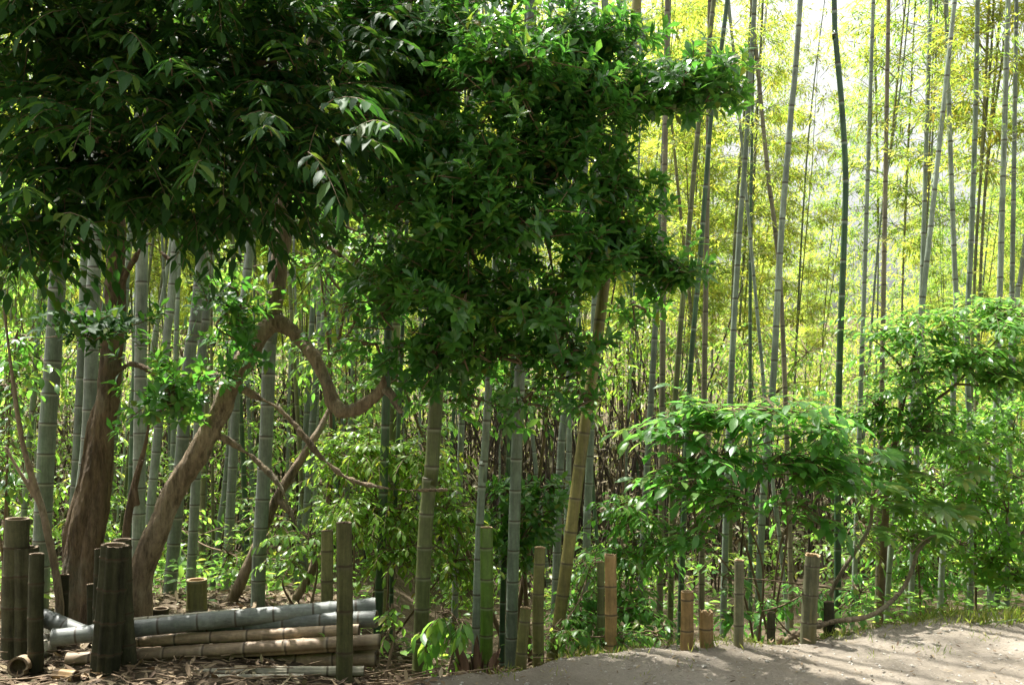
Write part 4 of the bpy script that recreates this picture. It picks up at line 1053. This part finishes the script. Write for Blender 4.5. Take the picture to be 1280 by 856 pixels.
# ------------------------------------------------------------------ cut posts, stumps and logs
def cut_tube(C, r, att, seg, rng, jag=0.0, cracks=0, wall=0.22, depth=0.08):
    """hollow bamboo piece: skin in one mesh, rim and inside in another"""
    C = np.asarray(C); n = len(C)
    groove = np.ones(seg)
    for k in range(cracks):
        i = int(rng.integers(seg)); groove[i] = 0.76
    _, N, B = frames(C)
    a = np.arange(seg) / seg * 2 * math.pi
    ring = np.cos(a)[None, :, None] * N[:, None, :] + np.sin(a)[None, :, None] * B[:, None, :]
    V = C[:, None, :] + r[:, None, None] * groove[None, :, None] * ring
    T = norm(C[-1] - C[-2])
    if jag > 0:
        j = jag * (rng.random(seg) ** 2); j = (j + np.roll(j, 1)) / 2
        V[-1] += T[None, :] * j[:, None]
    skin = MB()
    i = np.arange(n - 1)[:, None] * seg; j_ = np.arange(seg)[None, :]; j2 = (j_ + 1) % seg
    skin.add(V.reshape(-1, 3), [np.stack([i + j_, i + j2, i + seg + j2, i + seg + j_], -1).reshape(-1, 4), np.arange(seg)[::-1][None, :]], 0, True, np.repeat(att, seg))
    rim = MB()
    o = V[-1]; c = C[-1]
    inn = c + (o - c) * (1 - wall); dn = inn - T * depth
    RV = np.vstack([o, inn, dn]) ; RV[:seg] += T * 0.0015
    jj = np.arange(seg); jn = (jj + 1) % seg
    rim.add(RV, [np.stack([jj, jn, seg + jn, seg + jj], -1), np.stack([seg + jj, seg + jn, 2 * seg + jn, 2 * seg + jj], -1), (np.arange(seg) + 2 * seg)[None, :]], 0, False)
    return skin, rim

PG = 'cut bamboo posts and stumps along the grove edge'
def stump(xt, yt, xb, yb, w, mat, label, Y=None, name='bamboo_stump', cat='stump', jag=0.0, cracks=0, sp=0.17, cut='cut', lean_y=0.0, tilt=0.0, seed=0):
    rng = np.random.default_rng(int(xt * 13 + yt) + seed)
    if Y is None: Y = hit(xb, yb) or 5.7
    b = P(xb, yb, Y); t = P(xt, yt, Y); t[1] += lean_y
    zf = top_z(b[0], Y) - 0.06
    d = norm(t - b)
    if b[2] > zf: b = b - d * (b[2] - zf) / d[2]
    r = w / F * Y / 2
    root = empty(name, b); tag(root, label, cat, PG)
    C = np.array([b, (b + t) / 2 + rng.normal(size=3) * .004, t]) - b
    CC, rad, att = culm_rows(catmull(C, 8), r * 1.06, r * 0.98, sp, sp * 1.15, rng)
    att = att + rng.random() * 0  # nodes start at the foot
    top = C[-1][None]
    CC = np.vstack([CC, top]); rad = np.append(rad, r * .98); att = np.append(att, math.floor(att[-1]) + 0.55)
    keep = np.concatenate([[True], np.diff(CC[:, 2]) > 1e-4]); CC, rad, att = CC[keep], rad[keep], att[keep]
    skin, rim = cut_tube(CC, rad, att, 28, rng, jag, cracks)
    skin.build('pole', M[mat], root, attr='node')
    rim.build('cut_rim', M[cut], root)
    return root
# dark posts around the pile
D = dict(name='bamboo_post', cat='post', cut='cut_dark')
stump(22, 648, 18, 820, 29, 'post_dark', 'tallest dark bamboo post at the photo corner', **D)
stump(33, 684, 34, 822, 30, 'post_dark', 'broad black bamboo post leaning on the tallest dark corner post', cracks=3, **D)
stump(46, 692, 45, 840, 18, 'post_dark', 'narrow dark post in front of the tall corner posts', **D)
stump(144, 681, 131, 840, 34, 'post_dark', 'wide split mossy post leaning in front of the logs', cracks=6, **D)
stump(153, 674, 160, 834, 22, 'post_dark', 'dark green post tucked behind the wide split mossy post', Y=5.32, **D)
stump(125, 686, 122, 822, 13, 'post_dark', 'thin dark post hidden behind the wide split mossy post', Y=5.5, **D)
stump(114, 730, 114, 785, 11, 'post_dark', 'short thin dark post left of the wide split post', Y=5.75, **D)
stump(80, 718, 80, 760, 12, 'post_dark', 'small dark stub at the foot of the straight trunk', Y=5.85, **D)
stump(246, 724, 246, 772, 25, 'culm_yellow', 'fat yellow-green stump standing behind the log pile', Y=6.1, cut='cut')
stump(201, 760, 201, 780, 20, 'post_dark', 'low dark stump beside the foot of the curved tree', Y=6.2, cut='cut_dark')
stump(430, 653, 430, 830, 20, 'post_olive', 'tall split olive post holding the logs at their cut ends', cracks=7, sp=.22, Y=5.2, **D)
stump(409, 663, 407, 770, 15, 'post_olive', 'grey cut post just behind the tall split olive post', Y=5.75, **D)
# stumps along the path edge
stump(608, 659, 607, 822, 16, 'culm_fresh', 'bright green cut bamboo pole with brown top', Y=5.75)
stump(675, 684, 674, 828, 14, 'culm_yellow', 'tall yellow cut pole left of the leaning bamboo', Y=5.65)
stump(657, 760, 651, 838, 14, 'culm_yellow', 'short yellowish pole leaning beside the tall yellow one', Y=5.5, jag=.01)
stump(763, 694, 763, 765, 15, 'post_tan', 'orange-tan stump topping the bush right of the leaning bamboo', Y=5.8, jag=.012)
stump(751, 702, 751, 770, 9, 'culm_olive', 'thin olive stump beside the orange-tan one', Y=5.95)
stump(859, 739, 858, 811, 16, 'post_tan', 'tan straight stump at the path edge in front of dark leaning culms', cracks=1)
stump(883, 768, 884, 808, 17, 'post_tan', 'small reddish stump with jagged broken top', jag=.045, cracks=1)
stump(924, 700, 923, 807, 12, 'post_lichen', 'tall thin lichen-grey stump beside the jagged little one')
stump(1016, 695, 1010, 803, 19, 'post_lichen', 'thick leaning lichen-covered stump at the path edge', cracks=3, jag=.02)
stump(1036, 752, 1036, 797, 13, 'post_dark', 'short dark stump beside the thick lichen-covered one', cut='cut_dark', Y=6.05)
stump(964, 765, 964, 810, 10, 'post_dark', 'little dark stump between pale bamboo and lichen-covered stump', cut='cut_dark', Y=6.0)

LG = 'bamboo logs stacked on the ground'
def log(x0, y0, x1, y1, w, Y0, Y1, mat, label, seed=0, bend=0.0, w1=None):
    rng = np.random.default_rng(seed + int(x0 + y1 * 3))
    a, b = P(x0, y0, Y0), P(x1, y1, Y1)
    r = w / F * (Y0 + Y1) / 4; r1 = r if w1 is None else w1 / F * (Y0 + Y1) / 4
    root = empty('bamboo_log', (a + b) / 2); tag(root, label, 'log', LG)
    m = (a + b) / 2 + np.array([0, 0, bend])
    C = catmull(np.array([a, m, b]) - (a + b) / 2, 12)
    CC, rad, att = culm_rows(C, r, r1, .2, .27, rng)
    CC = np.vstack([CC, C[-1]]); rad = np.append(rad, rad[-1] / (1.03 if att[-1] % 1 > .9 else 1)); att = np.append(att, math.floor(att[-1]) + .6)
    keep = np.concatenate([[True], np.linalg.norm(np.diff(CC, axis=0), axis=1) > 1e-4]); CC, rad, att = CC[keep], rad[keep], att[keep]
    skin, rim = cut_tube(CC, rad, att + .4, 24, rng, .004, 1)
    skin.build('pole', M[mat], root, attr='node'); rim.build('cut_rim', M['cut_dark'], root)
    return root
log(66, 797, 469, 757, 21, 5.36, 5.62, 'log_blue', 'blue-grey bamboo log lying topmost on the pile', bend=.01)
log(190, 786, 471, 773, 21, 5.58, 5.52, 'log_blue', 'blue-grey bamboo log lying second from the top of the pile')
log(150, 802, 449, 787, 15, 5.5, 5.46, 'log_tan', 'thin beige bamboo log lying third from the top of the pile')
log(85, 825, 477, 801, 19, 5.42, 5.40, 'log_tan', 'long beige bamboo log near the bottom of the pile, right end sticking out')
log(300, 826, 472, 822, 21, 5.5, 5.44, 'log_tan', 'brown bamboo log lying on the ground at the bottom of the pile')
log(160, 777, 300, 765, 10, 5.8, 5.85, 'log_old', 'thin pale bamboo log lying behind the topmost blue-grey one')
log(104, 792, 54, 771, 22, 5.62, 5.7, 'log_blue', 'short pale log lying across the left end of the pile')
log(60, 812, 48, 778, 18, 5.55, 6.1, 'log_old', 'short log pointing backwards behind the dark posts')
log(235, 842, 455, 838, 12, 5.2, 5.22, 'log_old', 'rotting pale bamboo lying on the litter in front of the pile', bend=.006)
log(262, 846, 380, 845, 7, 5.1, 5.12, 'log_old', 'thin split bamboo strip lying nearest the camera in the litter')
log(40, 828, 22, 833, 24, 5.5, 5.18, 'log_tan', 'short sawn bamboo piece with open ring end facing out')
log(70, 842, 95, 845, 15, 5.15, 5.1, 'post_tan', 'small sawn bamboo chunk on the ground before the wide post')

# bamboo shoots with brown sheaths
SG = 'brown bamboo shoots in the ditch'
def shoot(px, yt, yb, w, Y, label, seed, lean):
    rng = np.random.default_rng(seed); f = P(px, yb, Y); root = empty('bamboo_shoot', f); tag(root, label, 'shoot', SG)
    h = (yb - yt) / F * Y; r = w / F * Y / 2
    mb = MB()
    core = np.array([[0, 0, -.05], [lean * .3 * h, 0, h * .4], [lean * h * .7, 0, h * .8], [lean * h, 0, h * .97]])
    tube(mb, catmull(core, 5), np.interp(np.linspace(0, 3, 16), [0, 1, 2, 3], [r * .8, r * .75, r * .4, r * .05]), 10)
    mb.build('core', M['sheath'], root)
    sh = MB()
    for k in range(6):
        a = k * 2.6 + rng.random(); z = h * (.02 + .12 * k); rr = r * (1 - .1 * k)
        u = np.linspace(-1.2, 1.2, 7)
        rows = []
        for t in np.linspace(0, 1, 6):
            wd = (1 - t) ** .7
            rows.append([[lean * (z + t * h * .45) + math.cos(a + q * wd) * rr * (1.02 + .25 * t * t), math.sin(a + q * wd) * rr * (1.02 + .25 * t * t), z + t * h * .45] for q in u])
        V = np.array(rows).reshape(-1, 3); i = np.arange(5)[:, None] * 7; j = np.arange(6)[None, :]
        sh.add(V, [np.stack([i + j, i + j + 1, i + 7 + j + 1, i + 7 + j], -1).reshape(-1, 4)])
    sh.build('sheath', M['sheath'], root)
shoot(583, 805, 846, 17, 5.45, 'brown sheathed bamboo shoot, shorter one left of the bright green pole', 1, -.25)
shoot(597, 797, 845, 15, 5.5, 'brown sheathed bamboo shoot, taller one before the bright green pole', 2, -.05)
shoot(612, 812, 845, 15, 5.45, 'brown sheathed bamboo shoot leaning towards the path', 3, .3)

# ------------------------------------------------------------------ litter, stones, grass
def litter():
    rng = np.random.default_rng(9); mb = MB()
    def put(n, x0, x1, y0, y1, L, zf, keepf=None):
        x = x0 + (x1 - x0) * rng.random(n); y = y0 + (y1 - y0) * rng.random(n)
        if keepf is not None:
            k = keepf(x, y); x, y = x[k], y[k]
        z = np.array([top_z(a, b) for a, b in zip(x, y)]) + 0.006 + 0.012 * rng.random(len(x))
        d = rv(rng, len(x)); d[:, 2] *= .25
        add_leaves(mb, np.stack([x, y, z], 1), d, UP + rv(rng, len(x)) * .45, L * (.5 + rng.random(len(x))), .3, OVAL, rng.normal(size=len(x)) * .2)
    put(5200, -4.2, -.3, 4.7, 7.5, .07, None)
    put(2600, -.6, 4.5, 5.0, 7.5, .06, None, lambda x, y: y > lip(x) - .02)
    put(900, -.6, 4.0, 4.6, 6.8, .03, None, lambda x, y: y < lip(x))
    put(600, -.6, 4.0, 4.6, 6.8, .04, None, lambda x, y: (y < lip(x) + .05) & (y > lip(x) - .16))
    tag(mb.build('fallen_leaves', M['leaf_dry']), 'dry brown leaf litter over the forest floor', 'leaf litter', kind='stuff')
    tw = MB()
    for i in range(330):
        x = -3.6 + 3.1 * rng.random(); y = 4.8 + 1.4 * rng.random(); z = top_z(x, y) + .012 + .02 * rng.random()
        a = rng.normal() * .8; l = .08 + .28 * rng.random()
        p = np.array([x, y, z]); d = np.array([math.cos(a), math.sin(a) * .7, rng.normal() * .08])
        tube(tw, [p, p + d * l * .5 + rng.normal(size=3) * .01, p + d * l], [.005, .004, .002], 4, 0, False)
    for i in range(60):
        x = -.4 + 4 * rng.random(); y = lip(x) - .12 + .3 * rng.random(); z = top_z(x, y) + .01
        a = rng.random() * 6.28; l = .05 + .15 * rng.random(); p = np.array([x, y, z]); d = np.array([math.cos(a), math.sin(a), rng.normal() * .1])
        tube(tw, [p, p + d * l * .5, p + d * l], [.003, .003, .0015], 4, 0, False)
    tag(tw.build('fallen_twigs', M['twig']), 'broken twigs and splinters scattered round the log pile', 'twigs', kind='stuff')
litter()

def stones():
    rng = np.random.default_rng(14); mb = MB()
    phi = (1 + 5 ** .5) / 2
    I = norm(np.array([[-1, phi, 0], [1, phi, 0], [-1, -phi, 0], [1, -phi, 0], [0, -1, phi], [0, 1, phi], [0, -1, -phi], [0, 1, -phi], [phi, 0, -1], [phi, 0, 1], [-phi, 0, -1], [-phi, 0, 1]]))
    Fc = np.array([[0,11,5],[0,5,1],[0,1,7],[0,7,10],[0,10,11],[1,5,9],[5,11,4],[11,10,2],[10,7,6],[7,1,8],[3,9,4],[3,4,2],[3,2,6],[3,6,8],[3,8,9],[4,9,5],[2,4,11],[6,2,10],[8,6,7],[9,8,1]])
    for i in range(3500):
        x = -.6 + 5 * rng.random(); y = 4.6 + 2.4 * rng.random()
        if y > lip(x) + .02: continue
        s = .003 + .007 * rng.random() ** 3 * (2.2 if rng.random() < .08 else 1)
        V = I * (1 + .25 * rng.normal(size=(12, 1))) * s * np.array([1, .8 + .4 * rng.random(), .6]) + [x, y, pz(x, y) + s * .2]
        mb.add(V, [Fc], 0, False)
    tag(mb.build('gravel', M['stone']), 'small pale pebbles scattered on the sandy path', 'gravel', kind='stuff')
stones()

def grass():
    rng = np.random.default_rng(18); mb = MB()
    spots = []
    for px, py, n, s in [(810, 795, 70, .10), (795, 790, 50, .09), (900, 806, 26, .05), (940, 806, 30, .05), (985, 803, 26, .05), (1040, 796, 40, .06), (1075, 788, 30, .05), (1140, 778, 40, .06), (1155, 775, 50, .08), (1190, 770, 50, .09), (1200, 768, 40, .08), (1250, 770, 40, .07), (1272, 775, 50, .09), (1235, 800, 20, .04), (1175, 815, 24, .04), (1090, 822, 14, .03), (770, 822, 26, .04), (800, 848, 16, .03), (855, 830, 14, .03), (690, 845, 10, .03), (1265, 760, 60, .1), (1225, 762, 60, .1), (870, 810, 30, .06), (725, 815, 30, .06), (1010, 802, 30, .05)]:
        Y = hit(px, py) or 6.2
        spots.append(((px - 640) / F * Y, Y, n, s))
    for i in range(150):
        x = -.2 + 4.2 * rng.random(); spots.append((x, lip(x) + .08 * rng.normal(), 7, .05))
    for i in range(26):
        x = 2.2 + 2.2 * rng.random(); spots.append((x, lip(x) - .6 * rng.random(), 8, .03))
    for x, y, n, s in spots:
        k = n; px_ = x + rng.normal(size=k) * .05; py_ = y + rng.normal(size=k) * .04
        z = np.array([top_z(a, b) for a, b in zip(px_, py_)]) - .003
        d = np.stack([rng.normal(size=k) * .5, rng.normal(size=k) * .5, np.ones(k)], 1)
        add_leaves(mb, np.stack([px_, py_, z], 1), d, rv(rng, k), s * (.6 + .8 * rng.random(k)), .09, LANCE, .35)
    tag(mb.build('grass', M['grass']), 'short grass tufts along the sandy path edge', 'grass', kind='stuff')
grass()

def groundcover():
    rng = np.random.default_rng(25); mb = MB()
    n = 2200
    x = -5 + 10 * rng.random(n); y = 5.4 + 6 * rng.random(n)
    k = (y > lip(x) + .25) & ((x > -1) | (y > 6.6)); x, y = x[k], y[k]
    pxc = 640 + x / y * F
    k = ((pxc < 600) | (pxc > 1060) | (rng.random(len(x)) < .3)); x, y = x[k], y[k]
    k = rng.random(len(x)) < np.clip(.55 + .5 * wob(x * .7, y), 0, 1); x, y = x[k], y[k]
    z = gz(x, y)
    for q in range(4):
        m = len(x); d = rv(rng, m); d[:, 2] = .1 + .3 * rng.random(m)
        add_leaves(mb, np.stack([x + rng.normal(size=m) * .05, y + rng.normal(size=m) * .05, z + .03 + .22 * rng.random(m)], 1), d, UP + rv(rng, m) * .5, .05 + .06 * rng.random(m), .5, OVAL, .25)
    tag(mb.build('ground_cover', M['leaf_mid']), 'small-leaved ground cover on the slope under the bamboo', 'ground cover', kind='stuff')
groundcover()
